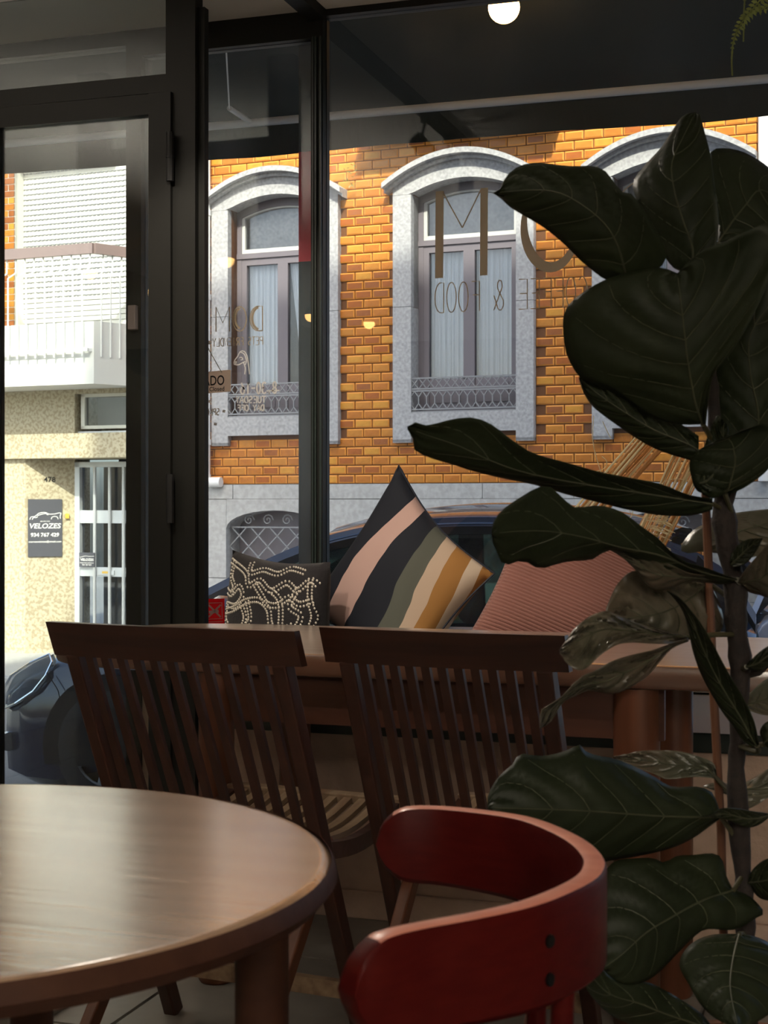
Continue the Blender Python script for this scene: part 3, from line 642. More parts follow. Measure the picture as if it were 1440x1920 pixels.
# walls: ground floor left pier, recess, right pier, upper wall round the shutter
ab(MB().box((ax0, 0, GZ), (xrec0, 0.6, zcan0)), 'front_pier', M['granito'])
ab(MB().box((ax0, 0, zcan1), (ax(140), 0.6, zslab0 + .1)), 'shaded_wall', M['granito'])
wj = MB(); xd0 = ax(140, REC)
wj.prism([(xrec0, 0, GZ), (xd0, REC, GZ), (xd0, 0.6, GZ), (xrec0, 0.6, GZ)], (0, 0, zcan0 - GZ)); ab(wj, 'splayed_wall', M['granito'])
ab(MB().box((ax0, -0.05, zcan0), (ax(262), 0.6, zcan1)), 'lintel_slab', M['granito'])
ab(MB().box((ax(140), 0.05, zcan1), (ax(255), 0.6, zcan1 + .02)), 'window_sill', M['alu'])
xw0, xw1 = ax(146), ax(300); zw0, zw1 = az(190, 803), az(190, 737)
swn = empty('window', (xw0, 0.05, zw0)); swn.parent = apt
swf = MB(); H_ = zw1 - zw0; W_ = xw1 - xw0
swf.box((0, 0, 0), (W_, .06, .03)).box((0, 0, H_ - .03), (W_, .06, H_)).box((0, 0, 0), (.04, .06, H_)).box((W_ - .04, 0, 0), (W_, .06, H_))
swf.build('window_frame', M['cream'], swn, local=True)
MB().box((.03, .03, .02), (W_ - .03, .036, H_ - .02)).build('pane', M['farglass'], swn, local=True)
MB().box((.02, .25, .02), (W_ - .02, .26, H_ - .02)).build('blind', M['iron'], swn, local=True)
ab(MB().box((ax(140), 0.0, zw1), (ax(300), 0.6, zslab0 + .1)).box((ax(140), 0.45, zcan1), (ax(300), 0.6, zw1)), 'shaded_wall', M['granito'])
# stone pier at the right and small dark bricks over it
xp0 = ax(264)
zst = az(280, 692)
for i in range(6):
    z0_ = GZ + (zst - GZ) * i / 6; z1_ = GZ + (zst - GZ) * (i + 1) / 6
    ab(MB().box((xp0, -0.06, z0_ + .003), (ax1 - .01, 0.1, z1_ - .003)), 'pier_stone', M['stone'])
def small_bricks(x0, x1, z0, z1, y, bw_, bh_, nm):
    s = MB(); r = 0; z = z0
    s.box((x0, y + .006, z0), (x1, y + .05, z1), 5)
    while z + bh_ < z1:
        x = x0 - (bw_ / 2 if r % 2 else 0)
        while x < x1:
            a, b_ = max(x + .004, x0), min(x + bw_ - .004, x1)
            if b_ - a > .01: s.box((a, y, z + .004), (b_, y + .02, z + bh_ - .004), random.choice((0, 2, 4, 3)))
            x += bw_
        z += bh_; r += 1
    o = ab(s, nm, BR + [M['cream']]); o['kind'] = 'stuff'
small_bricks(xp0, ax1 - .01, zst, 6.0, -0.03, 0.16, 0.062, 'brick_strip')
small_bricks(ax(-160), ax(26), zslab1, 6.0, 0.0, 0.16, 0.062, 'brick_strip')
small_bricks(ax(26, .18), ax(37, .18), zslab1, 6.0, 0.18, 0.16, 0.062, 'brick_return')
ab(MB().box((ax(-160), 0.03, zslab0), (ax(26), 0.5, 7)).box((ax(26), .2, zslab0), (ax(40), .5, 7)), 'upper_wall', M['cream'])
# roller shutter
xs0, xs1 = ax(36, .15), ax(243, .15) + .12
zsh0 = zslab1 - .05; nsl = 46; sh_h = 0.050
rs = MB()
for i in range(nsl):
    z = zsh0 + i * sh_h
    rs.hexa([(xs0, .15, z), (xs1, .15, z), (xs1, .19, z), (xs0, .19, z), (xs0, .158, z + sh_h - .004), (xs1, .158, z + sh_h - .004), (xs1, .19, z + sh_h - .004), (xs0, .19, z + sh_h - .004)])
o = ab(rs, 'roller_shutter', M['shutter']); o['kind'] = 'stuff'
ab(MB().box((xs0, .20, zsh0), (xs1, .3, 7)), 'shutter_backing', M['iron'])
ab(MB().box((ax(-160), -.08, az(100, 300)+.1), (ax(200, -.1), .2, az(100, 300) + .3)), 'upper_slab', M['slab'])
# slots in the shutter (rows of little dark perforations)
sp = MB()
for i in range(8, nsl):
    z = zsh0 + i * sh_h - .003; x = xs0 + .03
    while x < xs1 - .05: sp.box((x, .1495, z - .006), (x + .030, .152, z + .004)); x += .045
o = ab(sp, 'shutter_perforation', M['iron']); o['kind'] = 'stuff'
# balcony slab with a chamfered right end
yb = -0.5
P0, P1, P2 = (ax(-160, yb), yb), (ax(176, yb), yb), (ax(262, -.06), -.06)
pol = [(*P0, zslab0), (*P1, zslab0), (*P2, zslab0), (P2[0], 0.2, zslab0), (P0[0], 0.2, zslab0)]
ab(MB().prism(pol, (0, 0, zslab1 - zslab0)), 'balcony_slab', M['slab'])
zr0, zr1 = az(90, 482, yb), az(90, 463, yb)
def off(p, d): return Vector((p[0], p[1], 0)) + Vector((0, d, 0))
rl = MB()
for a, b_ in ((P0, P1), (P1, P2)):
    A, B = Vector((*a, 0)), Vector((*b_, 0)); dd = (B - A).normalized(); nn_ = Vector((dd.y, -dd.x, 0))
    rl.hexa([A - nn_ * .02 + UP * zr0, B - nn_ * .02 + UP * zr0, B + nn_ * .03 + UP * zr0, A + nn_ * .03 + UP * zr0, A - nn_ * .02 + UP * zr1, B - nn_ * .02 + UP * zr1, B + nn_ * .03 + UP * zr1, A + nn_ * .03 + UP * zr1])
ab(rl, 'balcony_rail', M['rail'])
zk = az(90, 515, yb); zbot = az(90, 672, yb); zlow = az(90, 660, yb)
def baluster(P, nn_):
    q = [P + UP * zr0, P + UP * (zk + .035), P + nn_ * .05 + UP * (zk - .02) - Vector((.05, 0, 0)), P + nn_ * .05 - Vector((.05, 0, 0)) + UP * zbot]
    return MB().tube(q, 0.0085, 6)
A, B = Vector((*P0, 0)), Vector((*P1, 0))
pitch = (ax(118, yb) - ax(100, yb)) * 0.97
nb = int((B - A).length / pitch)
for i in range(nb): ab(baluster(B - (B - A).normalized() * (i * pitch + .04), Vector((0, -1, 0))), 'baluster', M['white'])
A2, B2 = Vector((*P1, 0)), Vector((*P2, 0)); dd = (B2 - A2).normalized()
for i in range(1, 5): ab(baluster(A2.lerp(B2, i / 5), Vector((dd.y, -dd.x, 0))), 'baluster', M['white'])
lr = MB()
for a, b_ in ((P0, P1), (P1, P2)):
    lr.beam(Vector((a[0] - .05, a[1] - .05, zlow)), Vector((b_[0] - .03, b_[1] - .05, zlow)), 0.012, 0.03, side=(0, 1, 0))
ab(lr, 'lower_rail', M['white'])
# entrance door
dx0, dx1 = ax(140, REC), ax(262, REC) + .25; dzt = az(190, 866, REC)
ed = empty('entrance_door', (dx0, REC, GZ)); ed.parent = apt
DH, DW = dzt - GZ, dx1 - dx0
def dl(px): return ax(px, REC) - dx0
def dzl(py): return az(190, py, REC) - GZ
q = MB().box((0, 0, 0), (dl(149), .08, DH)).box((0, 0, DH - .05), (DW, .08, DH)).box((DW - .06, 0, 0), (DW, .08, DH))
q.box((dl(149), .01, dzl(981)), (DW - .06, .06, dzl(957))).box((dl(149), .01, dzl(1081)), (DW - .06, .06, dzl(1064))).box((dl(149), .01, 0), (DW - .06, .06, .1))
q.build('door_frame', M['alu'], ed, local=True)
MB().box((dl(149), .05, .05), (DW - .06, .056, DH - .05)).build('door_glass', M['farglass'], ed, local=True)
MB().box((0, .5, 0), (DW, .52, DH)).build('dark_hall', M['dark'], ed, local=True)
for p in (178, 206, 232, 257):
    MB().tube([(dl(p), -.004, .1), (dl(p), -.004, DH - .05)], 0.016, 8).build('door_bar', M['alu'], ed, local=True, smooth=True)
MB().box((dl(184), -.004, dzl(1078)), (dl(214), .012, dzl(1069))).build('letter_slot', M['alu'], ed, local=True)
MB().box((dl(192), -.008, dzl(1075)), (dl(203), .0, dzl(1071))).build('yellow_label', M['yellow'], ed, local=True)
ab(MB().box((ax(140), REC + .54, GZ), (ax1, .75, zslab0)), 'rear_wall', M['dark'])
ab(MB().box((dx1, .05, GZ), (ax1 - .01, .75, zcan0)), 'right_pier', M['granito'])
# sign plate on the splayed wall
sd = (Vector((xd0, REC, 0)) - Vector((xrec0, 0, 0))).normalized(); sn = Vector((sd.y, -sd.x, 0))
S0 = Vector((xrec0, 0, 0)); Lw = (Vector((xd0, REC, 0)) - S0).length
def onS(px, py):      # pixel -> local point on the splayed wall
    o = FMI @ CAMP; r = FMI.to_3x3() @ ray(px, py); t = (S0 - o).dot(sn) / r.dot(sn); return o + r * t
def sign_plate(name, label, p00, p11, lines, car, cat='sign', base=None, group=None):
    a, b_ = p00, p11     # lower-left, upper-right local points
    pe_ = fgroup(name, label, cat, group)
    w_ = (Vector((b_.x, b_.y, 0)) - Vector((a.x, a.y, 0))).length; h_ = b_.z - a.z
    ux = (Vector((b_.x, b_.y, 0)) - Vector((a.x, a.y, 0))).normalized(); nr = Vector((ux.y, -ux.x, 0))
    q = MB(); q.prism([a + nr * .012, a + ux * w_ + nr * .012, a + ux * w_ + UP * h_ + nr * .012, a + UP * h_ + nr * .012], nr * -.010)
    q.build('plate', M['plate'], pe_, local=True)
    t = MB()
    for s, u0, u1, v0, v1, bold, shr in lines:
        fit_txt(t, s, a + nr * .0135 + ux * (u0 * w_) + UP * (v0 * h_), ux, UP, (u1 - u0) * w_, (v1 - v0) * h_, bold=bold, shear=shr)
    for st_ in car:
        t.ribbon([a + nr * .0135 + ux * (u * w_) + UP * (v_ * h_) for u, v_ in crom2(st_)], w_ * .022, nr, th=.001)
    t.build('printing', M['paint'], pe_, local=True)
    return pe_
def crom2(pts, n=18): return [(p.x, p.y) for p in crom([(a, b_, 0) for a, b_ in pts], n)]
CAR = [[(.05, .645), (.08, .69), (.2, .70), (.32, .755), (.5, .77), (.62, .74), (.8, .745), (.93, .765), (.97, .755)], [(.27, .715), (.45, .745), (.58, .75)], [(.97, .755), (.94, .70), (.95, .66)],
       [(.12, .645), (.16, .68), (.24, .68), (.28, .70)], [(.68, .65), (.70, .685), (.78, .70), (.86, .685), (.88, .65)], [(.53, .77), (.55, .735), (.6, .73)]]
LN = [('MARCAS', .36, .64, .605, .625, .015, 0), ('VELOZES', .05, .97, .49, .58, .02, .2), ('934 767 429', .08, .91, .345, .415, .03, 0), ('marcasvelozes@gmail.com', .02, .98, .235, .28, .02, 0)]
sign_plate('wall_sign', 'large slate-grey plate with white car outline reading VELOZES on the cream wall', onS(52, 1044) + UP * 0, onS(116, 936), LN, CAR)
sign_plate('door_sign', 'small VELOZES plate hung inside the bars of the entrance door', Vector((dl(151) + dx0, REC - .012, az(165, 1063, REC))), Vector((dl(180) + dx0, REC - .012, az(165, 1036, REC))),
           [('VELOZES', .08, .94, .42, .60, .03, 0), ('934 767 429', .2, .8, .10, .2, .03, 0), ('marcasvelozes', .06, .95, .26, .33, .03, 0)], CAR[:1])
hn = MB(); p_ = onS(82, 904)
fit_txt(hn, '478', p_ + sn * .004, sd, UP, (onS(104, 904) - p_).length, az(93, 895, .1) - az(93, 905, .1), bold=.01)
t_ = hn.build('house_number', M['ink'], None, local=True); t_.parent = apt
ib = onS(122, 972); iq = MB().prism([ib + sn * .002, ib + sd * .035 + sn * .002, ib + sd * .035 + UP * .045 + sn * .002, ib + UP * .045 + sn * .002], sn * .02)
iq.build('door_bell', M['yellow'], apt, local=True)
# ================================================================== CAR OUTSIDE THE WINDOW
def make_car(label, paint, loc, rz, L=3.95, front_px=None):
    car = empty('car', loc, label, 'car', rz=rz)
    HWD = 0.84
    def cb(mb, name, m, parent=None, **k): return mb.build(name, m, parent or car, local=True, **k)
    # stations along the length: x, half width, underside, shoulder (belt) height, top of bonnet/boot line
    ST = [(0.00, .40, .20, .40, .44), (0.03, .58, .14, .46, .52), (0.10, .70, .09, .54, .62), (0.25, .78, .07, .64, .72), (0.45, .82, .07, .72, .80), (0.75, .835, .14, .80, .89), (1.05, .84, .19, .87, .955),
          (1.4, .84, .19, .90, .96), (2.2, .84, .20, .93, .97), (3.0, .84, .20, .96, 1.0), (3.5, .82, .22, .98, 1.02), (3.80, .76, .25, .97, 1.02), (3.92, .66, .32, .92, .98), (3.95, .60, .40, .80, .86)]
    def sec(s):
        x, w, zb, zs_, zt_ = s; m = (zb + zs_) / 2
        h = [(-w * .80, zb), (-w * .97, zb + .06), (-w * 1.0, m), (-w * .985, zs_ - .03), (-w * .955, zs_), (-w * .80, zt_ - .012), (-w * .40, zt_), (0, zt_ + .012)]
        return [(x, y, z) for y, z in h] + [(x, -y, z) for y, z in reversed(h[:-1])]
    def ease(a, b, t): return tuple(p + (q - p) * t for p, q in zip(a, b))
    rows = []
    for a, b in zip(ST, ST[1:]):
        for t in (0, .33, .66): rows.append(sec(ease(a, b, t)))
    rows.append(sec(ST[-1]))
    body = MB().grid(rows); n = len(rows[0])
    body.add(rows[0], [tuple(range(n))]); body.add(rows[-1], [tuple(range(n - 1, -1, -1))])
    body.add([r[0] for r in rows] + [r[-1] for r in rows], [(i, i + 1, len(rows) + i + 1, len(rows) + i) for i in range(len(rows) - 1)])
    cb(body, 'body_shell', paint, smooth=True)
    # wheel arches, wheels
    for sx in (0.78, 3.22):
        for sd_ in (-1, 1):
            y = sd_ * HWD
            a = MB(); pts = []
            ns = 20
            for i in range(ns): # dark arch disc standing just proud of the flank
                t = -0.25 + (PI + .5) * i / (ns - 1); pts.append((sx + .375 * math.cos(t), y - sd_ * .06, .31 + .375 * math.sin(t)))
            a.prism(pts, (0, sd_ * .068, 0)); cb(a, 'wheel_arch', M['carblack'])
            w = empty('wheel', (sx, y - sd_ * .09, .315)); w.parent = car
            pr = [(.20, -.10), (.29, -.10), (.312, -.085), (.315, -.03), (.315, .05), (.305, .09), (.27, .105), (.20, .10)]
            q = MB(); nn = 28
            vs = [(r * math.cos(2 * PI * j / nn), yy * sd_, r * math.sin(2 * PI * j / nn)) for r, yy in pr for j in range(nn)]
            q.add(vs, [(i * nn + j, i * nn + (j + 1) % nn, (i + 1) * nn + (j + 1) % nn, (i + 1) * nn + j) for i in range(len(pr) - 1) for j in range(nn)])
            q.build('tyre', M['tyre'], w, local=True, smooth=True)
            q = MB(); q.tube([(0, -.02 * sd_, 0), (0, .085 * sd_, 0)], .06, 12)
            for k in range(7):
                t = 2 * PI * k / 7; q.beam((.05 * math.cos(t), .075 * sd_, .05 * math.sin(t)), (.195 * math.cos(t), .085 * sd_, .195 * math.sin(t)), .045, .02, side=(-math.sin(t), 0, math.cos(t)))
            q.tube([(.205 * math.cos(2 * PI * j / 24), .085 * sd_, .205 * math.sin(2 * PI * j / 24)) for j in range(25)], .012, 6)
            q.build('hub_cap', M['alloy'], w, local=True, smooth=True)
            MB().tube([(0, -.03 * sd_, 0), (0, -.01 * sd_, 0)], .20, 20).build('brake_disc', M['carblack'], w, local=True)
    # greenhouse: roof skin, pillars, glass
    RT = 1.515
    # side glass outline (x, z) at the belt and along the roof rail
    rail = [(1.02, .955), (1.35, 1.13), (1.70, 1.295), (2.0, 1.385), (2.35, 1.435), (2.75, 1.445), (3.15, 1.42), (3.5, 1.35), (3.78, 1.22), (3.93, 1.02)]
    def wy(z): return .80 - (z - .95) * .36        # half width leaning inwards with height
    rp = crom([(x, 0, z) for x, z in rail], 36)
    rows = []
    for p in rp:
        w = wy(p.z); t = (p.x - 1.0) / 3.0; c_ = .075 * max(0, math.sin(PI * min(1, max(0, t)))) ** .6
        if p.x < 1.75 or p.x > 3.55: c_ = None
        rows.append((p, w, c_))
    roof = MB(); rr = [[(p.x, -w, p.z), (p.x, -w + .035, p.z + .028), (p.x, -w * .6, p.z + .04 + c_ * .6), (p.x, 0, p.z + .045 + c_ * .75), (p.x, w * .6, p.z + .04 + c_ * .6), (p.x, w - .035, p.z + .028), (p.x, w, p.z)] for p, w, c_ in rows if c_ is not None]
    roof.grid(rr); roof.grid([[(x, y * .985, z - .03) for x, y, z in r] for r in rr]); cb(roof, 'roof', paint, smooth=True)
    for sd_ in (-1, 1):
        rb = MB()
        for i in range(len(rp) - 1):
            p, q = rp[i], rp[i + 1]
            rb.hexa([(p.x, sd_ * (wy(p.z) - .05), p.z - .01), (q.x, sd_ * (wy(q.z) - .05), q.z - .01), (q.x, sd_ * (wy(q.z) + .006), q.z - .012), (p.x, sd_ * (wy(p.z) + .006), p.z - .012),
                     (p.x, sd_ * (wy(p.z) - .05), p.z + .03), (q.x, sd_ * (wy(q.z) - .05), q.z + .03), (q.x, sd_ * (wy(q.z) - .028), q.z + .032), (p.x, sd_ * (wy(p.z) - .028), p.z + .032)])
        cb(rb, 'roof_rail', paint, smooth=True)
        wf = MB(); gpoly = []
        for i in range(len(rp) - 1):
            p, q = rp[i], rp[i + 1]
            wf.hexa([(p.x, sd_ * (wy(p.z) - .03), p.z - .05), (q.x, sd_ * (wy(q.z) - .03), q.z - .05), (q.x, sd_ * (wy(q.z) + .004), q.z - .05), (p.x, sd_ * (wy(p.z) + .004), p.z - .05),
                     (p.x, sd_ * (wy(p.z) - .03), p.z - .008), (q.x, sd_ * (wy(q.z) - .03), q.z - .008), (q.x, sd_ * (wy(q.z) + .002), q.z - .008), (p.x, sd_ * (wy(p.z) + .002), p.z - .008)])
        def pil(x0, x1, z1a, z1b):
            wf.hexa([(x0, sd_ * (wy(.95) - .04), .95), (x1, sd_ * (wy(.95) - .04), .95), (x1, sd_ * (wy(.95) + .006), .95), (x0, sd_ * (wy(.95) + .006), .95),
                     (x0 + .07, sd_ * (wy(z1a) - .04), z1a), (x1 + .03, sd_ * (wy(z1b) - .04), z1b), (x1 + .03, sd_ * (wy(z1b) + .006), z1b), (x0 + .07, sd_ * (wy(z1a) + .006), z1a)])
        pil(2.14, 2.31, 1.42, 1.43); pil(3.03, 3.13, 1.41, 1.41); pil(1.52, 1.56, 1.20, 1.22); pil(3.60, 3.86, 1.31, 1.10)
        cb(wf, 'window_surround', M['carblack'])
        gp = [(p.x, sd_ * (wy(p.z) - .012), p.z - .03) for p in rp[1:-1]] + [(3.85, sd_ * (wy(.95) - .012), .95), (1.06, sd_ * (wy(.95) - .012), .95)]
        cb(MB().prism(gp, (0, sd_ * .004, 0)), 'side_glass', M['carglass'])
        bt = MB().beam((1.05, sd_ * .815, .945), (2.2, sd_ * .82, .955), .02, .022, side=(0, 1, 0)).beam((2.2, sd_ * .82, .955), (3.8, sd_ * .80, .965), .02, .022, side=(0, 1, 0))
        cb(bt, 'belt_trim', M['chrome'])
        dl_ = MB()
        for x in (1.22, 2.22, 3.08): dl_.beam((x, sd_ * (HWD + .001), .30), (x + .02, sd_ * (HWD - .018), .92), .006, .004, side=(1, 0, 0))
        cb(dl_, 'door_seam', M['carblack'])
        for x in (1.98, 2.90): cb(MB().tube([(x, sd_ * (HWD + .018), .83), (x + .17, sd_ * (HWD + .022), .84)], .012, 8), 'door_handle', paint)
        mi = MB(); mr = [(.0, .02), (.06, .085), (.10, .095), (.13, .07)]
        mi.tube([(1.42, sd_ * (HWD + .02), 1.02), (1.46, sd_ * (HWD + .08), 1.03), (1.47, sd_ * (HWD + .16), 1.03), (1.48, sd_ * (HWD + .22), 1.03)], [.02, .07, .075, .04], 10); cb(mi, 'door_mirror', paint, smooth=True)
        # headlamp: teardrop lens set in the wing
        hl = []; hin = []
        for (x, z, yy) in ((.035, .475, .615), (.075, .56, .66), (.16, .645, .72), (.30, .72, .765), (.42, .77, .775), (.445, .735, .79), (.42, .665, .812), (.34, .58, .80), (.22, .51, .775), (.10, .465, .715)):
            hl.append(Vector((x - .012, sd_ * (yy + .012), z))); hin.append(Vector((x + .02, sd_ * (yy - .03), z)))
        q = MB(); c0 = sum(hl, Vector()) / len(hl) + Vector((-.03, sd_ * .04, .015)); k = len(hl)
        q.add([c0] + [c0.lerp(h, .6) + Vector((-.008, sd_ * .012, .006)) for h in hl] + hl, [(0, 1 + i, 1 + (i + 1) % k) for i in range(k)] + [(1 + i, 1 + k + i, 1 + k + (i + 1) % k, 1 + (i + 1) % k) for i in range(k)])
        cb(q, 'headlamp_lens', M['lens'], smooth=True)
        q = MB(); c1 = sum(hin, Vector()) / k + Vector((.03, -sd_ * .02, 0)); q.add([c1] + [h.lerp(l_, .55) for h, l_ in zip(hin, hl)], [(0, 1 + i, 1 + (i + 1) % k) for i in range(k)])
        cb(q, 'headlamp_bowl', M['lampin'], smooth=True)
        cb(MB().tube(hl + [hl[0]], .006, 5), 'headlamp_rim', M['chrome'])
        q = MB().tube(crom([(.42, sd_ * .835, .68), (.50, sd_ * .845, .58), (.48, sd_ * .843, .53)], 6), .003, 4); cb(q, 'bumper_seam', M['carblack'])
        cb(MB().tube([(.11, sd_ * .715, .30), (.14, sd_ * .735, .30)], .05, 12), 'fog_lamp', M['lampin'])
    q = MB()
    for i in range(5): q.beam((.0 - .006, -.36, .29 + i * .035), (-.006, .36, .29 + i * .035), .012, .02, side=(1, 0, 0))
    cb(q, 'grille', M['carblack'])
    cb(MB().box((-.03, -.26, .335), (-.012, .26, .445)), 'number_plate', M['paint'])
    q = MB()
    q.prism([(1.06, -.70, .965), (1.06, .70, .965), (1.76, .62, 1.335), (1.76, -.62, 1.335)], (.004, 0, .006)); cb(q, 'windscreen', M['carglass'])
    q = MB(); q.prism([(3.58, -.60, 1.355), (3.58, .60, 1.355), (3.92, .62, 1.03), (3.92, -.62, 1.03)], (.004, 0, .004)); cb(q, 'rear_glass', M['carglass'])
    for x in (1.95, 2.95):
        for y in (-.36, .36):
            s_ = MB(); s_.hexa([(x - .45, y - .24, .42), (x, y - .24, .42), (x, y + .24, .42), (x - .45, y + .24, .42), (x - .45, y - .24, .56), (x + .05, y - .24, .58), (x + .05, y + .24, .58), (x - .45, y + .24, .56)])
            s_.hexa([(x - .06, y - .23, .5), (x + .08, y - .23, .5), (x + .08, y + .23, .5), (x - .06, y + .23, .5), (x + .12, y - .17, 1.12), (x + .20, y - .17, 1.12), (x + .20, y + .17, 1.12), (x + .12, y + .17, 1.12)])
            s_.hexa([(x + .12, y - .12, 1.13), (x + .21, y - .12, 1.13), (x + .21, y + .12, 1.13), (x + .12, y + .12, 1.13), (x + .15, y - .10, 1.31), (x + .23, y - .10, 1.31), (x + .23, y + .10, 1.31), (x + .15, y + .10, 1.31)])
            cb(s_, 'seat', M['seat'], bevel=.03)
    cb(MB().tube([(1.5 + .03 * math.cos(t / 3), .36 + .17 * math.cos(t * 2 * PI / 20), .92 + .17 * math.sin(t * 2 * PI / 20)) for t in range(21)], .014, 6), 'steering_wheel', M['carblack'])
    return car
cy = YW + 2.92                                   # centre line of the parked car
nose = onY(10, 1340, cy - .55)
SZ = -0.42
road_top = RZ
c1 = make_car('dark blue hatchback parked at the kerb right outside the shop window', M['carpaint'], (nose.x, cy, RZ + 0.0), 0.0)
pp = MB(); a = W(1388, 1160, 6.4)
c2p = onY(1400, 960, 12.0)
c2 = make_car('silver-blue car glimpsed past the fig trunk on the far side of the street', M['carsilver'], (c2p.x - 0.9, 10.3, RZ), FANG)
# ================================================================== BENCH UNDER THE WINDOW
bf = onZ(640, 1716, 0.0); BY = bf.y                     # front of the plinth
bx0, bx1 = onY(420, HOR, BY).x, 1.55
BT = 0.545
bench = empty('window_bench', ((bx0 + bx1) / 2, BY, 0), 'built-in bench with beige plastered front and dark green top under the window', 'bench')
MB().box((bx0, BY, 0.0), (bx1, YW - 0.03, 0.495)).build('plaster_base', M['benchwall'], bench)
MB().box((bx0 - .01, BY - .018, 0.0), (bx1, BY - .001, 0.075)).build('skirting', M['benchwall'], bench, bevel=.004)
MB().box((bx0 - .01, BY - .02, 0.495), (bx1, YW - 0.03, BT)).build('seat_board', M['green'], bench, bevel=.004)
sf = BT
# ================================================================== CUSHIONS
def cushion(mb_corners, th, n=28, pinch=.05, m=None):
    bl, br_, tr, tl = [Vector(p) for p in mb_corners]
    nr = (br_ - bl).cross(tl - bl).normalized()
    fr, bk = [], []
    for j in range(n + 1):
        v = j / n; r1, r2 = [], []
        for i in range(n + 1):
            u = i / n
            uu = u + pinch * math.sin(PI * v) * (0.5 - u) * 2 * (abs(u - .5) * 2) ** 2; vv = v + pinch * math.sin(PI * u) * (0.5 - v) * 2 * (abs(v - .5) * 2) ** 2
            p = bl.lerp(br_, uu).lerp(tl.lerp(tr, uu), vv)
            h = th * (max(0, 1 - (2 * u - 1) ** 2) ** .5) * (max(0, 1 - (2 * v - 1) ** 2) ** .5) ** 1.0
            h = th * (h / th) ** .8 if h > 0 else 0
            wob = .004 * math.sin(u * 9 + v * 5) + .003 * math.sin(v * 13 - u * 7)
            r1.append(p + nr * (h + wob * (h / th))); r2.append(p - nr * (h - wob * (h / th)))
        fr.append(r1); bk.append(r2)
    return fr, bk, nr
def grid_at(g, u, v):
    n = len(g) - 1; x, y = min(max(u, 0), .9999) * n, min(max(v, 0), .9999) * n; i, j = int(x), int(y); a, b_ = x - i, y - j
    return g[j][i].lerp(g[j][i + 1], a).lerp(g[j + 1][i].lerp(g[j + 1][i + 1], a), b_)
def cushion_obj(name, label, corners, th, m, zfix=True, pinch=.05):
    fr, bk, nr = cushion(corners, th, pinch=pinch)
    base = sum([Vector(c) for c in corners], Vector()) / 4; lo = min(p.z for r in fr + bk for p in r)
    dz_ = sf + .001 - lo if zfix else 0
    sh_ = Vector((0, 0, dz_)) if zfix else Vector()
    fr = [[p + sh_ for p in r] for r in fr]; bk = [[p + sh_ for p in r] for r in bk]
    e = empty(name, (base.x, base.y, sf), label, 'cushion')
    c = MB().grid(fr).grid(bk); cv = c.build('cover', m, e)
    bm = bmesh.new(); bm.from_mesh(cv.data); bmesh.ops.remove_doubles(bm, verts=bm.verts, dist=.0005); bmesh.ops.recalc_face_normals(bm, faces=bm.faces); bm.to_mesh(cv.data); bm.free(); smooth_mesh(cv.data, 70)
    rim = fr[0] + [r[-1] for r in fr[1:]] + list(reversed(fr[-1][:-1])) + [r[0] for r in reversed(fr[:-1])]
    return e, fr, nr, rim
# charcoal cushion with bead lines
dA = 4.50
k1 = [W(412, 1268, 4.58), W(617, 1285, 4.30), W(620, 1024, 4.32), W(436, 1003, 4.58)]
e, fr, nr, rim = cushion_obj('beaded_cushion', 'charcoal cushion embroidered with winding lines of ivory beads', k1, .075, M['black'])
random.seed(11)
bd = MB()
def bead(p, n_):
    t1 = n_.orthogonal().normalized(); t2 = n_.cross(t1); r = .0044
    bd.add([p + n_ * r * 1.1] + [p + (t1 * math.cos(a) + t2 * math.sin(a)) * r + n_ * .0008 for a in (0, 1.05, 2.1, 3.14, 4.19, 5.24)], [(0, 1 + i, 1 + (i + 1) % 6) for i in range(6)])
def bead_line(pts, dbl=True):
    c = crom([(u, v, 0) for u, v in pts], 400); last = None
    for i, p in enumerate(c):
        q = grid_at(fr, p.x, p.y)
        if last is None or (q - last).length > .0092:
            dd = (c[min(i + 1, 399)] - c[max(i - 1, 0)]).normalized(); off_ = Vector((-dd.y, dd.x, 0)) * .017
            for s_ in ((-1, 1) if dbl else (0,)):
                u, v = p.x + off_.x * s_, p.y + off_.y * s_
                if .01 < u < .99 and .01 < v < .99: bead(grid_at(fr, u, v) + (0 * nr), nr)
            last = q
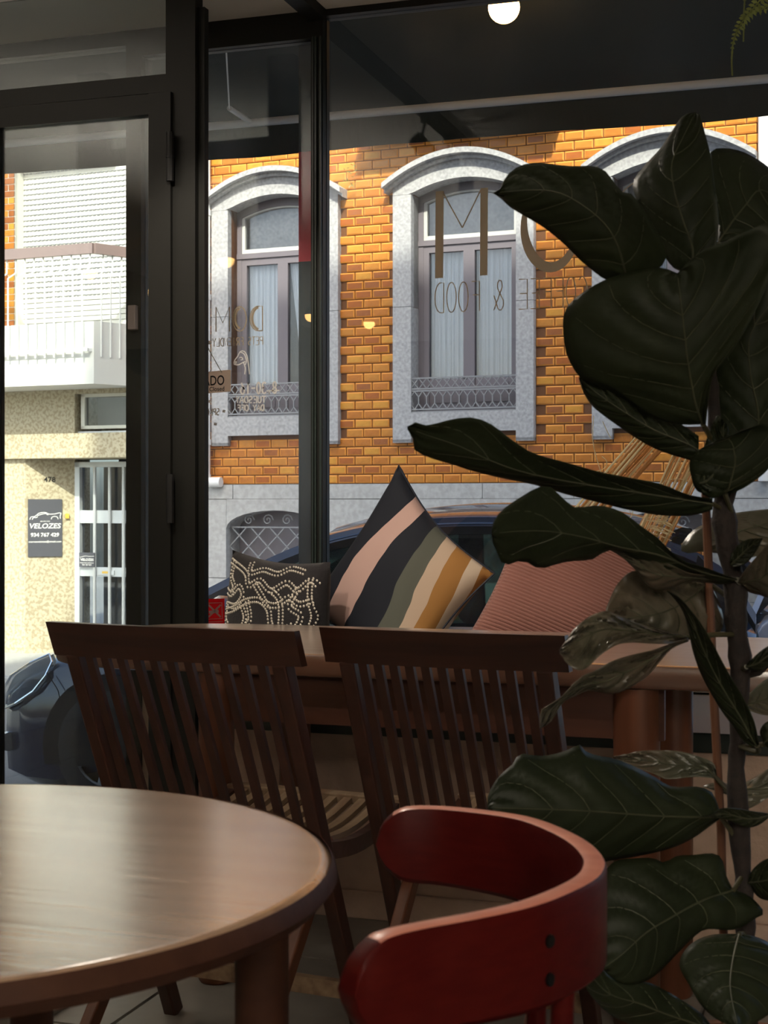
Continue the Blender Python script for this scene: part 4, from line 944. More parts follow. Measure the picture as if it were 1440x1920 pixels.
for ln in ([(.05, .93), (.2, .90), (.3, .86), (.36, .78), (.46, .83), (.58, .76), (.7, .83), (.8, .78), (.9, .86), (.97, .82)],
           [(.02, .72), (.14, .70), (.24, .76), (.30, .70), (.22, .62), (.08, .62), (.03, .60)], [(.02, .56), (.2, .6), (.34, .66), (.48, .68), (.58, .62), (.62, .52), (.70, .46), (.8, .52), (.92, .44), (.98, .46)],
           [(.36, .66), (.40, .54), (.34, .46), (.38, .36), (.5, .34), (.58, .40), (.62, .52)], [(.42, .80), (.5, .72), (.56, .66), (.66, .66), (.74, .72), (.84, .68), (.96, .72)],
           [(.06, .44), (.16, .38), (.28, .44), (.34, .54), (.30, .62)], [(.05, .30), (.14, .22), (.26, .26), (.34, .18), (.46, .24), (.5, .34)], [(.46, .24), (.56, .18), (.64, .26), (.7, .36), (.66, .46)],
           [(.70, .36), (.8, .30), (.84, .2), (.94, .26), (.97, .36)], [(.3, .96), (.34, .88), (.46, .92), (.6, .90), (.7, .95), (.84, .92)], [(.8, .78), (.76, .66), (.86, .6), (.84, .52)], [(.10, .93), (.09, .82), (.16, .76), (.14, .70)], [(.58, .76), (.66, .70), (.70, .58), (.70, .46)], [(.5, .34), (.62, .32), (.72, .22), (.84, .2)], [(.28, .44), (.36, .30), (.34, .18), (.40, .1)], [(.9, .86), (.92, .72), (.96, .6), (.93, .5)], [(.08, .62), (.06, .52), (.12, .46), (.06, .36), (.14, .3)], [(.02, .2), (.12, .1), (.3, .12), (.44, .06), (.6, .1), (.8, .08), (.96, .14)]):
    bead_line(ln)
o = bd.build('bead_embroidery', M['bead'], e); o['kind'] = 'stuff'
# striped cushion standing on its corner
kt = W(748, 922, 4.50); kr = W(927, 1126, 4.36); kl = W(574, 1186, 4.60); kb = W(752, 1372, 4.28)
smat = bpy.data.materials.new('striped_cotton'); smat.use_nodes = True
e, fr, nr, rim = cushion_obj('striped_cushion', 'striped cushion in navy, blush, olive, ochre and cream balanced on one corner', [kb, kr, kt, kl], .085, smat, pinch=.07)
n_ = smat.node_tree.nodes; l_ = smat.node_tree.links; b_ = n_['Principled BSDF']; b_.inputs['Roughness'].default_value = .85
# stripes run across the cushion: read off the rest position along the right-hand edge direction
ud = (kr - kb).normalized()
vdir = Vector((kr - kt)); o_ = W(612, 1040, 4.42)
tc = n_.new('ShaderNodeTexCoord'); mp = n_.new('ShaderNodeVectorMath'); mp.operation = 'DOT_PRODUCT'
l_.new(tc.outputs['Object'], mp.inputs[0])
nrm_dir = (RGT * .85 - UP * .40 ).normalized()
mp.inputs[1].default_value = nrm_dir
bpos = e.location
s0 = (W(640, 1130, 4.4) - bpos).dot(nrm_dir); s1 = (W(915, 1130, 4.36) - bpos).dot(nrm_dir)
nz = n_.new('ShaderNodeTexNoise'); nz.inputs['Scale'].default_value = 5; l_.new(tc.outputs['Object'], nz.inputs['Vector'])
ma = n_.new('ShaderNodeMath'); ma.operation = 'MULTIPLY_ADD'; l_.new(nz.outputs[0], ma.inputs[0]); ma.inputs[1].default_value = .05
up_ = n_.new('ShaderNodeVectorMath'); up_.operation = 'DOT_PRODUCT'; up_.inputs[1].default_value = (0, 0, 1); l_.new(tc.outputs['Object'], up_.inputs[0])
h0 = n_.new('ShaderNodeMath'); h0.operation = 'SUBTRACT'; l_.new(up_.outputs['Value'], h0.inputs[0]); h0.inputs[1].default_value = .33
h1 = n_.new('ShaderNodeMath'); h1.operation = 'MAXIMUM'; l_.new(h0.outputs[0], h1.inputs[0]); h1.inputs[1].default_value = 0
h2 = n_.new('ShaderNodeMath'); h2.operation = 'POWER'; l_.new(h1.outputs[0], h2.inputs[0]); h2.inputs[1].default_value = 2
h3 = n_.new('ShaderNodeMath'); h3.operation = 'MULTIPLY_ADD'; l_.new(h2.outputs[0], h3.inputs[0]); h3.inputs[1].default_value = -1.3; l_.new(mp.outputs['Value'], h3.inputs[2])
l_.new(h3.outputs[0], ma.inputs[2])
mr = n_.new('ShaderNodeMapRange'); l_.new(ma.outputs[0], mr.inputs[0]); mr.inputs[1].default_value = s0 - .06; mr.inputs[2].default_value = s1 + .06
rp_ = n_.new('ShaderNodeValToRGB'); rp_.color_ramp.interpolation = 'CONSTANT'
navy, blush, olive, sand, ochre, creamc = (.009, .011, .019), (.56, .37, .32), (.10, .105, .083), (.56, .42, .31), (.38, .18, .045), (.66, .54, .41)
seq = [(0.0, navy), (.115, blush), (.25, navy), (.40, olive), (.515, sand), (.60, ochre), (.715, creamc), (.80, ochre), (.92, sand)]
el = rp_.color_ramp.elements
while len(el) < len(seq): el.new(.5)
for q_, (p_, c_) in zip(el, seq): q_.position = p_; q_.color = (*c_, 1)
l_.new(mr.outputs[0], rp_.inputs[0]); l_.new(rp_.outputs[0], b_.inputs['Base Color'])
MB().tube(rim, .0035, 6).build('piped_seam', mat('navy_piping', (.02, .024, .04), .7), e)
# pink corduroy cushion
t0 = W(985, 1008, 4.36); ux = (RGT * .93 - FWD * .16 - UP * .41).normalized(); uy = (-RGT * .40 - UP * .90 - FWD * .22).normalized()
kk = [t0 + uy * .45, t0 + uy * .45 + ux * .47, t0 + ux * .47, t0]
e, fr, nr, rim = cushion_obj('corduroy_cushion', 'dusty pink corduroy cushion tilted beside the striped one', kk, .085, M['pink'], pinch=.04)
rb = MB(); nl = 44
for i in range(1, nl):
    v = i / nl
    rb.tube([grid_at(fr, t / 26 * .98 + .01, v) + nr * .0005 for t in range(27)], .0036, 5)
o = rb.build('corduroy_rib', M['pink'], e, smooth=True); o['kind'] = 'stuff'
# ================================================================== LONG TABLE BY THE WINDOW
TH = 0.78
def long_table():
    nl = onZ(45, 1200, TH); f1 = onZ(580, 1227, TH); f2 = onZ(580, 1172, TH)
    yf, yb_ = f1.y, f2.y
    xl = nl.x + 0.02; xr = 0.05
    e = empty('long_table', ((xl + xr) / 2, (yf + yb_) / 2, 0), 'long brown wooden table with rounded ends and round legs in front of the bench', 'table')
    r = (yb_ - yf) / 2; yc = (yf + yb_) / 2
    def outline(k, z):
        pts = []
        for cx, a0 in ((xl + r, PI / 2), (xr - r, -PI / 2)):
            for i in range(29):
                a = a0 + PI * i / 28
                ca, sa = math.cos(a), math.sin(a)
                pts.append(Vector((cx + (r + k) * math.copysign(abs(ca) ** .8, ca), yc + (r + k) * math.copysign(abs(sa) ** .8, sa), z)))
        return pts
    rings = [outline(-.012, TH - .052), outline(-.003, TH - .049), outline(0, TH - .042), outline(0, TH - .008), outline(-.003, TH - .002), outline(-.010, TH), outline(-.016, TH), outline(-.024, TH)]
    n = len(rings[0]); vs = [p for g in rings for p in g]
    q = MB(); q.add(vs, [(i * n + j, i * n + (j + 1) % n, (i + 1) * n + (j + 1) % n, (i + 1) * n + j) for i in range(7) for j in range(n)] + [tuple(range(n - 1, -1, -1)), tuple(7 * n + j for j in range(n))])
    for k_, f_ in enumerate(q.f):
        if len(f_) > 4 and k_ > 7 * n or (len(f_) == 4 and min(f_) >= 5 * n): q.m[k_] = 1
    q.build('tabletop', [M['brown'], M['topwood2']], e, smooth=True)
    lf_ = onZ(396, 1845, 0.0); rf_ = onY(1190, 1500, lf_.y)
    for x, y, rr in ((lf_.x, lf_.y + .03, .042), (rf_.x, lf_.y + .03, .05), (lf_.x, yb_ - .20, .042), (onY(1256, 1500, lf_.y + .2).x, lf_.y + .26, .045)):
        MB().lathe((x, y, 0), [(rr - .004, 0), (rr, .006), (rr, TH - .053)], 28).build('leg', M['brownleg'], e, smooth=True)
    a, b_ = Vector((lf_.x, lf_.y + .03, TH - .09)), Vector((rf_.x, lf_.y + .03, TH - .09))
    MB().box((a.x + .03, a.y - .012, TH - .165), (b_.x + .06, a.y + .012, TH - .053)).box((a.x - .012, a.y + .04, TH - .165), (a.x + .012, yb_ - .24, TH - .053)).build('apron', M['panel'], e)
    return e
long_table()
# ================================================================== FOLDING CHAIRS
def folding_chair(label, pL, pR):
    zt = 0.888
    mid_ = (pL + pR) / 2; d = Vector((pR.x - pL.x, pR.y - pL.y, 0)); w = d.length
    rz = math.atan2(d.y, d.x)
    e = empty('folding_chair', (mid_.x, mid_.y, 0), label, 'chair', 'slatted folding chairs at the long table', rz)
    def cb(mb, name, m, **k): return mb.build(name, m, e, local=True, **k)
    lean = 0.44
    def yz(z): return (zt - z) * lean              # y grows forward as the back goes down
    hw = w / 2
    # top rail, slightly bowed
    q = MB(); n = 12; ring = []
    for i in range(n + 1):
        x = -hw + w * i / n; bow = -.018 * (1 - (2 * i / n - 1) ** 2); g = 0.0
        z1, z0 = zt, zt - .068
        ex = .012 * (1 if i == n else (-1 if i == 0 else 0))
        ring.append([(x - ex * 0, yz(z0) - .012 + bow, z0), (x - ex * 0, yz(z0) + .012 + bow, z0), (x, yz(z1) + .010 + bow, z1), (x, yz(z1) - .012 + bow, z1)])
    for i in range(n): q.hexa([ring[i][0], ring[i + 1][0], ring[i + 1][1], ring[i][1], ring[i][3], ring[i + 1][3], ring[i + 1][2], ring[i][2]])
    cb(q, 'top_rail', M['teakx'])
    zb_ = .455
    for s_ in (-1, 1):
        q = MB().beam((s_ * (hw - .045), yz(zt - .06), zt - .06), (s_ * (hw - .045), yz(0.0), 0.0), .030, .036, side=(1, 0, 0)); cb(q, 'back_leg' if False else 'stile', M['teak'], bevel=.004)
        q = MB().beam((s_ * (hw - .085), .31, .435), (s_ * (hw - .085), -.07, 0.0), .026, .034, side=(1, 0, 0)); cb(q, 'rear_leg', M['brownleg'], bevel=.004)
    ns = 11; x0, x1 = -(hw - .045), hw - .045
    for i in range(ns):
        x = x0 + (x1 - x0) * (i + 1) / (ns + 1); bow = -.018 * (1 - (x / hw) ** 2)
        cb(MB().beam((x, yz(zt - .06) + bow, zt - .06), (x, yz(zb_) - .004, zb_), .017, .011, side=(1, 0, 0)), 'back_slat', M['teak'])
    cb(MB().beam((x0, yz(zb_), zb_), (x1, yz(zb_), zb_), .022, .035, side=(0, 1, 0)), 'lower_rail', M['teakx'])
    # seat: two side bearers, front and rear rails, curved slats from front to back
    sy0, sy1, sz = yz(zb_) + .03, yz(zb_) + .43, .445
    def curve(t): return (sy0 + (sy1 - sy0) * t, sz - .028 * math.sin(PI * t) + .012 * t)
    for s_ in (-1, 1):
        q = MB(); pr_ = [curve(i / 10) for i in range(11)]
        for a, b_ in zip(pr_, pr_[1:]): q.beam((s_ * (hw - .068), a[0], a[1] - .012), (s_ * (hw - .068), b_[0], b_[1] - .012), .022, .034, side=(1, 0, 0))
        cb(q, 'seat_bearer', M['teakx'])
    for t in (0.0, 1.0):
        y_, z_ = curve(t); cb(MB().beam((-(hw - .055), y_, z_), (hw - .055, y_, z_), .036, .022, side=(0, 1, 0)), 'seat_rail', M['teaklit'], bevel=.003)
    for i in range(10):
        x = -(hw - .105) + (w - .21) * i / 9; q = MB(); pr_ = [curve(.05 + .9 * j / 8) for j in range(9)]
        for a, b_ in zip(pr_, pr_[1:]): q.beam((x, a[0], a[1] + .004), (x, b_[0], b_[1] + .004), .020, .012, side=(1, 0, 0))
        cb(q, 'seat_slat', M['teaklit'])
    cb(MB().beam((-(hw - .06), yz(.125), .125), (hw - .06, yz(.125), .125), .020, .034, side=(0, 1, 0)), 'front_stretcher', M['teaklit'])
    cb(MB().beam((-(hw - .09), -.015, .07), (hw - .09, -.015, .07), .018, .028, side=(0, 1, 0)), 'rear_stretcher', M['brownleg'])
    return e
zt = .888
folding_chair('left of the two slatted dark folding chairs, in front of the glass door', onZ(92, 1165, zt), onZ(557, 1183, zt))
folding_chair('right of the two slatted dark folding chairs, beside the fig plant', onZ(603, 1175, zt), onZ(1062, 1191, zt))
# ================================================================== ROUND TABLE IN FRONT
tcx = CAMP + RGT * -.500 + FWD * 1.588; TT = .74; TR = .443
e = empty('round_table', (tcx.x, tcx.y, 0), 'round wooden table in the foreground with a pale glossy top and thick dark rim', 'table')
pr = [(TR - .03, TT - .036), (TR - .004, TT - .030), (TR + .006, TT - .018), (TR + .002, TT - .006), (TR - .006, TT), (TR - .012, TT), (TR - .02, TT)]
MB().lathe((tcx.x, tcx.y, 0), pr, 96).build('tabletop', M['pale'], e, smooth=True)
rg = MB(); nn = 96; pr2 = [(TR - .045, TT - .037), (TR - .004, TT - .032), (TR + .0075, TT - .018), (TR + .0045, TT - .006), (TR + .001, TT - .001)]
vs = [(tcx.x + r * math.cos(2 * PI * j / nn), tcx.y + r * math.sin(2 * PI * j / nn), z) for r, z in pr2 for j in range(nn)]
rg.add(vs, [(i * nn + j, i * nn + (j + 1) % nn, (i + 1) * nn + (j + 1) % nn, (i + 1) * nn + j) for i in range(4) for j in range(nn)])
rg.build('rim', M['rim'], e, smooth=True)
for a in range(4):
    ang = a * PI / 2 - .10; v_ = (RGT * math.cos(ang) + FWD * math.sin(ang)) * .375
    MB().lathe((tcx.x + v_.x, tcx.y + v_.y, 0), [(.024, 0), (.028, .01), (.028, TT - .037)], 20).build('leg', M['rim'], e, smooth=True)
MB().lathe((tcx.x, tcx.y, TT - .066), [(.33, 0), (.345, .002), (.345, .029), (.33, .029)], 48).build('apron', M['rim'], e, smooth=True)
# ================================================================== RED CHAIR
zr_ = .75
pxs = [(400, 152), (560, 154), (740, 171), (900, 197), (1025, 243), (1115, 293), (1165, 345), (1172, 385), (1140, 430), (1040, 483), (900, 535), (700, 580), (480, 620), (320, 655)]
pl_ = [onZ(560 + x * .4722, 1440 + y * .4722, zr_) for x, y in pxs]
d0 = (pl_[0] - pl_[1]).normalized(); d1_ = (pl_[-1] - pl_[-2]).normalized()
pl_ = [pl_[0] + d0 * .028] + pl_ + [pl_[-1] + d1_ * .035]
cv0 = crom(pl_, 400); sN = [0.0, .0012, .004, .009, .016, .024, .034, .046]
cv = [cv0[round(399 * (x_ if x_ < 1 else 1))] for x_ in sN] + [cv0[round(399 * (.046 + .908 * i / 48))] for i in range(1, 48)] + [cv0[round(399 * (1 - x_))] for x_ in reversed(sN)]; apex = max(cv, key=lambda p: p.dot(RGT))
cen = (cv[0] + cv[-1]) / 2 * .5 + apex * .5
rc = empty('red_chair', (cen.x, cen.y, 0), 'red chair with a curved wraparound backrest tucked against the round table', 'chair')
q = MB(); rows = []; N = len(cv)
arcl = [0]
for a, b_ in zip(cv, cv[1:]): arcl.append(arcl[-1] + (b_ - a).length)
Lc = arcl[-1]; SEC = 9
for i, p in enumerate(cv):
    t = (cv[min(i + 1, N - 1)] - cv[max(i - 1, 0)]).normalized(); nr = Vector((t.y, -t.x, 0)).normalized()
    s_ = arcl[i]; e_ = min(s_, Lc - s_); u = s_ / Lc
    hgt = .090 + .014 * math.sin(PI * u); R_ = .047
    cut = R_ - math.sqrt(max(0, R_ ** 2 - (R_ - min(e_, R_)) ** 2)) if e_ < R_ else 0
    zt_, zb_ = zr_ - cut, zr_ - hgt + cut * .98
    if zt_ - zb_ < .002: zt_ = zb_ = (zt_ + zb_) / 2; zt_ += .002
    th_ = .013; r_ = min(.006, (zt_ - zb_) / 2.2)
    rows.append([p.xy.to_3d() + nr * a + UP * z for a, z in ((-th_, zb_ + r_), (-th_, zt_ - r_), (-th_ + r_ * .4, zt_ - r_ * .2), (-th_ + r_, zt_), (th_ - r_, zt_), (th_ - r_ * .4, zt_ - r_ * .2), (th_, zt_ - r_), (th_, zb_ + r_), (th_ - r_, zb_), (-th_ + r_, zb_))])
K = 10
mi_ = [0, 0, 0, 1, 0, 0, 0, 0, 0, 0]
vs = [p for r in rows for p in r]
for j in range(K): pass
for i in range(N - 1):
    for j in range(K): q.f.append((i * K + j, i * K + (j + 1) % K, (i + 1) * K + (j + 1) % K, (i + 1) * K + j)); q.m.append(1 if j in (2, 3, 4) and .016 < arcl[i] < Lc - .03 else 0)
q.v = [tuple(p) for p in vs]
q.f += [tuple(range(K)), tuple((N - 1) * K + j for j in range(K))]; q.m += [0, 0]
q.build('backrest', [M['red'], M['redtop']], rc, smooth=True)
nrm_in = -RGT
st_c = CAMP + RGT * .11 + FWD * 1.57
seat_c = Vector((st_c.x, st_c.y, .45)) + (apex - Vector((st_c.x, st_c.y, zr_))).xy.to_3d() * .15
MB().lathe((seat_c.x, seat_c.y, 0), [(.19, .425), (.205, .432), (.205, .445), (.195, .45), (.10, .444)], 40).build('seat', M['red'], rc, smooth=True)
def near(p): return min(range(N), key=lambda i: (cv[i] - p).length)
pA = onZ(1040, 1660, zr_); pB = onZ(960, 1545, zr_)
ia, ib_ = near(pA), near(pB)
legs = []
for i_, dr in ((ia, -1), (ib_, 1)):
    p = cv[i_]; t = (cv[i_ + 1] - cv[i_ - 1]).normalized(); nr = Vector((t.y, -t.x, 0)).normalized()
    inward = nr if (seat_c - p).dot(nr) > 0 else -nr
    top = p.copy(); top.z = zr_ - .092; ft = Vector((seat_c.x, seat_c.y, 0)) + (Vector((p.x, p.y, 0)) - Vector((seat_c.x, seat_c.y, 0))) * .72
    mid_ = top.lerp(ft, .35)
    MB().tube(crom([top, top.lerp(mid_, .5), mid_, Vector((ft.x, ft.y, 0.0))], 20), .0115, 12).build('back_post', M['red'], rc, smooth=True)
    if i_ == ia:
        for px_, py_ in ((1024, 1742), (1015, 1812)):
            d_ = p.dot(FWD); c_ = W(px_, py_, 1.45); out = -inward
            k_ = p + out * .0125; k_.z = W(px_, py_, k_.dot(FWD)).z; k_ += t * ((W(px_, py_, k_.dot(FWD)) - k_).dot(RGT) / max(.2, abs(t.dot(RGT))) * (1 if t.dot(RGT) > 0 else -1))
            j_ = near(Vector((k_.x, k_.y, zr_))); tt = (cv[j_ + 1] - cv[j_ - 1]).normalized(); n2 = Vector((tt.y, -tt.x, 0)); n2 = n2 if n2.dot(out) > 0 else -n2
            kk_ = Vector((cv[j_].x, cv[j_].y, k_.z)) + n2 * .0125
            MB().tube([kk_, kk_ + n2 * .003], .0062, 14).build('screw_head', M['steel'], rc, smooth=True)
for sx_, sy_ in ((-.15, -.15), (-.15, .15)):
    p = seat_c + RGT * sx_ + FWD * sy_
    MB().tube([Vector((p.x, p.y, .43)), Vector((p.x, p.y, 0)) + RGT * sx_ * .15 + FWD * sy_ * .15], [.016, .011], 12).build('leg', M['red'], rc, smooth=True)
# ================================================================== LETTERING AND STICKERS ON THE GLASS
GY = YW - 0.006
NRM = (0, -1, 0)
def lett(name, label, group=None):
    p = onY(700, 560, GY); return tag(bpy.data.objects.new(name, None), label, 'lettering', group)
def decal(mb, name, mats, label, cat, at, parent=None, kind=None):
    o = mb.build(name, mats, parent, at=at if parent is None else None)
    if parent is None: tag(o, label, cat)
    return o
def bar(mb, p, q, w, mi=0): mb.ribbon([p, q], w, NRM, mi=mi)
def PX(px, py): return onY(px, py, GY)
def quad(mb, pts, mi=0): mb.prism([PX(*p) for p in pts], (0, -.0012, 0), mi)
bl_ = empty('window_lettering', PX(1030, 523), 'large gold letters of the cafe name across the big pane, reading backwards from inside', 'lettering')
q = MB(); quad(q, [(816, 522), (831, 521), (832, 358), (817, 359)]); quad(q, [(900, 517), (914, 516), (915, 352), (901, 353)])
for a, b_ in (((831, 362), (867, 427)), ((867, 427), (901, 357))): bar(q, PX(*a), PX(*b_), .004)
q.build('letter', M['brass'], bl_)
def crescent(mb, cx, cy, rx, ry, a0, a1, tmax, n=36):
    o1, o2 = [], []
    for i in range(n + 1):
        a = math.radians(a0 + (a1 - a0) * i / n); k = max(.10, (0.5 - 0.5 * math.sin(a + .35))) * tmax
        o1.append(PX(cx + rx * math.cos(a), cy - ry * math.sin(a))); o2.append(PX(cx + (rx - k) * math.cos(a), cy - (ry - k) * math.sin(a)))
    for i in range(n): mb.prism([o1[i], o1[i + 1], o2[i + 1], o2[i]], (0, -.0012, 0))
q = MB(); crescent(q, 1031, 430, 55, 81, 0, 360, 20); q.build('letter', M['brass'], bl_)
q = MB(); quad(q, [(1215, 502), (1229, 501), (1230, 336), (1216, 337)])
for i in range(20):
    a, b_ = math.radians(90 + 9 * i), math.radians(99 + 9 * i)
    bar(q, PX(1215 + 68 * math.cos(a), 419 - 82 * math.sin(a)), PX(1215 + 68 * math.cos(b_), 419 - 82 * math.sin(b_)), .004)
q.build('letter', M['brass'], bl_)
q = MB(); strokes(q, 'COFFEE & FOOD', 1104, 518, 813, 574, GY, .0032, slope=-.045)
decal(q, 'window_lettering', M['brass'], 'thin gold line COFFEE & FOOD under the big letters, reading backwards', 'lettering', PX(900, 560))
q = MB(); strokes(q, 'DOM', 497, 574, 402, 620, GY, .0035, slope=-.02)
for i in range(10):
    a, b_ = math.radians(100 + 16 * i), math.radians(116 + 16 * i); bar(q, PX(487 + 14 * math.cos(a), 597 - 21 * math.sin(a)), PX(487 + 14 * math.cos(b_), 597 - 21 * math.sin(b_)), .008)
    bar(q, PX(452 + 11 * math.cos(a), 597 - 19 * math.sin(a)), PX(452 + 11 * math.cos(b_), 597 - 19 * math.sin(b_)), .007)
decal(q, 'window_lettering', M['brass'], 'small gold cafe name at the top of the narrow side pane, reading backwards', 'lettering', PX(450, 597))
q = MB(); strokes(q, 'PETS FRIENDLY', 494, 631, 398, 646, GY, .0026, slope=-.04)
decal(q, 'window_lettering', M['brass'], 'tiny gold words PETS FRIENDLY on the side pane, reading backwards', 'lettering', PX(450, 638))
q = MB()
for pl_ in ([(468, 702), (466, 685), (463, 667), (457, 658), (450, 660), (446, 668), (440, 676), (439, 683), (447, 684), (455, 680), (460, 678)], [(459, 702), (460, 690), (457, 680)], [(449, 671), (453, 670), (455, 674), (451, 675)], [(439, 680), (443, 678), (442, 683)], [(450, 660), (458, 664), (462, 676), (460, 684)]):
    q.ribbon([PX(p.x, p.y) for p in crom([(a, b_, 0) for a, b_ in pl_], 24)], .0035, NRM)
decal(q, 'window_drawing', M['wpaint'], 'white line drawing of a dog head on the narrow side pane', 'drawing', PX(455, 680))
q = MB(); strokes(q, '8.30-16', 520, 716, 450, 737, GY, .0055, slope=-.03); strokes(q, 'TUESDAY', 499, 743, 441, 755, GY, .0042, slope=-.01); strokes(q, 'DAY OFF', 496, 759, 444, 770, GY, .0042, slope=-.01)
bar(q, PX(500, 733), PX(524, 732), .004)
decal(q, 'window_lettering', M['wpaint'], 'white opening hours 8.30-16 TUESDAY DAY OFF on the side pane, reading backwards', 'lettering', PX(480, 745))
q = MB(); strokes(q, 'SPECIALTY', 412, 766, 354, 778, GY, .004, slope=-.03)
for px_, py_ in ((394, 753), (404, 795), (388, 819), (420, 771)): quad(q, [(px_ - 3, py_ + 2), (px_ + 2, py_ + 3), (px_ + 3, py_ - 2), (px_ - 2, py_ - 3)])
decal(q, 'window_lettering', M['wpaint'], 'white word SPECIALTY with scattered dots, half behind the door post, reading backwards', 'lettering', PX(390, 775))
# hanging closed sign
SYY = YW - .05
def SP(px, py): return onY(px, py, SYY)
cs = empty('closed_sign', SP(392, 740), 'grey-brown FECHADO Closed sign hanging on a cord behind the side pane', 'sign')
a, b_ = SP(336, 742), SP(432, 693)
MB().hexa([(a.x, SYY, a.z), (b_.x, SYY, a.z + .01), (b_.x, SYY + .006, a.z + .01), (a.x, SYY + .006, a.z), (a.x, SYY, b_.z - .01), (b_.x, SYY, b_.z), (b_.x, SYY + .006, b_.z), (a.x, SYY + .006, b_.z - .01)]).build('board', M['signgrey'], cs, bevel=.002)
q = MB(); fit_txt(q, 'FECHADO', SP(341, 726) + Vector((0, -.002, 0)), (1, 0, .02), UP, (SP(421, 726) - SP(341, 726)).x, SP(0, 707).z - SP(0, 725).z, bold=.012)
fit_txt(q, 'Closed', SP(393, 734) + Vector((0, -.002, 0)), (1, 0, .02), UP, (SP(421, 734) - SP(393, 734)).x, SP(0, 727).z - SP(0, 735).z, bold=.01)
q.build('printing', M['ink'], cs)
MB().tube([SP(416, 699), SP(383, 640)], .0016, 5).tube([SP(350, 701), SP(383, 640)], .0016, 5).build('cord', M['rope'], cs)
MB().tube([SP(383, 640), SP(383, 640) + Vector((0, .046, .0))], .006, 8).build('suction_hook', M['white'], cs)
# red no-smoking sticker
q = MB(); quad(q, [(352, 1178), (421, 1170), (421, 1122), (352, 1124)])
ns = decal(q, 'no_smoking_sticker', M['signred'], 'red no-smoking sticker low on the side pane', 'sticker', PX(390, 1150))
q = MB(); G2 = GY - .0022
def P2_(px, py): return onY(px, py, G2)
sqp = [(388, 1131), (416, 1130), (417, 1160), (389, 1161), (388, 1131)]
q.ribbon([P2_(*p) for p in sqp], .003, NRM)
for a, b_, w in (((391, 1134), (414, 1157), .006), ((391, 1157), (414, 1134), .006), ((392, 1148), (410, 1146), .010), ((406, 1140), (412, 1138), .003)): q.ribbon([P2_(*a), P2_(*b_)], w, NRM)
for i in range(5): q.ribbon([P2_(382, 1131 + i * 7), P2_(385, 1133 + i * 7)], .004, NRM)
q.ribbon([P2_(356, 1168), P2_(418, 1165)], .002, NRM)
o = q.build('pictogram', M['wpaint'], ns)
# ================================================================== PENDANT GLOBES
def bulb(px, py, r, d, label, mirror=False, z=None):
    p = W(px, py, d)
    if mirror: p.y = 2 * YW - p.y
    return p
bulbs = [(W(945, 14, 5.1), 'lit globe lamp hanging from the awning outside the big pane', 2.955, .054)]
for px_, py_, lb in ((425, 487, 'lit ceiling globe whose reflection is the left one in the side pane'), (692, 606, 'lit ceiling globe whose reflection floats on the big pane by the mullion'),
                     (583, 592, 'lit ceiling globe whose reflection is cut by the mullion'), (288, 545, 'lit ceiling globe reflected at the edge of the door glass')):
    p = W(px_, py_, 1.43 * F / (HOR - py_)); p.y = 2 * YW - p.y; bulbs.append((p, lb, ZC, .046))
def make_bulb(p, label, top, r):
    e = empty('globe_lamp', (p.x, p.y, top), label, 'lamp', 'round globe lamps')
    MB().lathe((p.x, p.y, p.z), [(r * math.sin(t), -r * math.cos(t)) for t in [PI * (i + .05) / 16 for i in range(14 if top > ZC else 10)]], 24).build('globe', M['bulb'], e, smooth=True)
    MB().lathe((p.x, p.y, p.z + (.03 if top > ZC else 0)), [(r * (.8 if top > ZC else .99), .006), (r * (.8 if top > ZC else .99), .03), (.02, .06), (.008, .08), (.008, top - p.z - (.03 if top > ZC else 0))], 20).build('fitting', M['frame'], e, smooth=True)
for a_ in bulbs: make_bulb(*a_)
for xx, lb in ((0.6, 'added flat fill light panel hung behind the camera, left of the pair'), (2.2, 'added flat fill light panel hung behind the camera, right of the pair')):
    yy, zz = -2.0, 2.30  # both panels added out of view to lift the interior light
    e = empty('fill_panel', (xx, yy, ZC), lb, 'lamp', 'added fill light panels at the back')
    MB().box((xx - .62, yy - .32, zz - .02), (xx + .62, yy - .30, zz + .02)).box((xx - .62, yy + .30, zz - .02), (xx + .62, yy + .32, zz + .02)).box((xx - .62, yy - .30, zz - .02), (xx - .60, yy + .30, zz + .02)).box((xx + .60, yy - .30, zz - .02), (xx + .62, yy + .30, zz + .02)).build('frame', M['white'], e)
    MB().box((xx - .60, yy - .30, zz - .012), (xx + .60, yy + .30, zz + .012)).build('diffuser', M['panelglow'], e)
    for sx_ in (-.5, .5): MB().tube([(xx + sx_, yy - .31, zz), (xx + sx_, yy - .31, ZC)], .003, 6).build('cable', M['steel'], e)
# uplighter added out of view to brighten the ceiling
ul = empty('fill_uplighter', (-2.95, 2.5, 0), 'added tall black uplighter with a bowl shade standing beyond the left edge of the view', 'lamp')
MB().lathe((-2.95, 2.5, 0), [(.14, 0), (.14, .015), (.02, .025)], 28).build('base', M['frame'], ul, smooth=True)
MB().tube([(-2.95, 2.5, .02), (-2.95, 2.5, 1.68)], .012, 10).build('pole', M['frame'], ul, smooth=True)
q = MB(); nn = 28; pr = [(.02, 1.66), (.10, 1.69), (.16, 1.76), (.165, 1.78), (.155, 1.765), (.09, 1.705), (.02, 1.68)]
q.add([(-2.95 + r * math.cos(2 * PI * j / nn), 2.5 + r * math.sin(2 * PI * j / nn), z) for r, z in pr for j in range(nn)], [(i * nn + j, i * nn + (j + 1) % nn, (i + 1) * nn + (j + 1) % nn, (i + 1) * nn + j) for i in range(6) for j in range(nn)])
q.build('shade', M['frame'], ul, smooth=True)
l_d = bpy.data.lights.new('uplight', 'SPOT'); l_d.energy = 62; l_d.spot_size = math.radians(128); l_d.spot_blend = .4; l_d.shadow_soft_size = .05; l_d.color = (1.0, .92, .82)
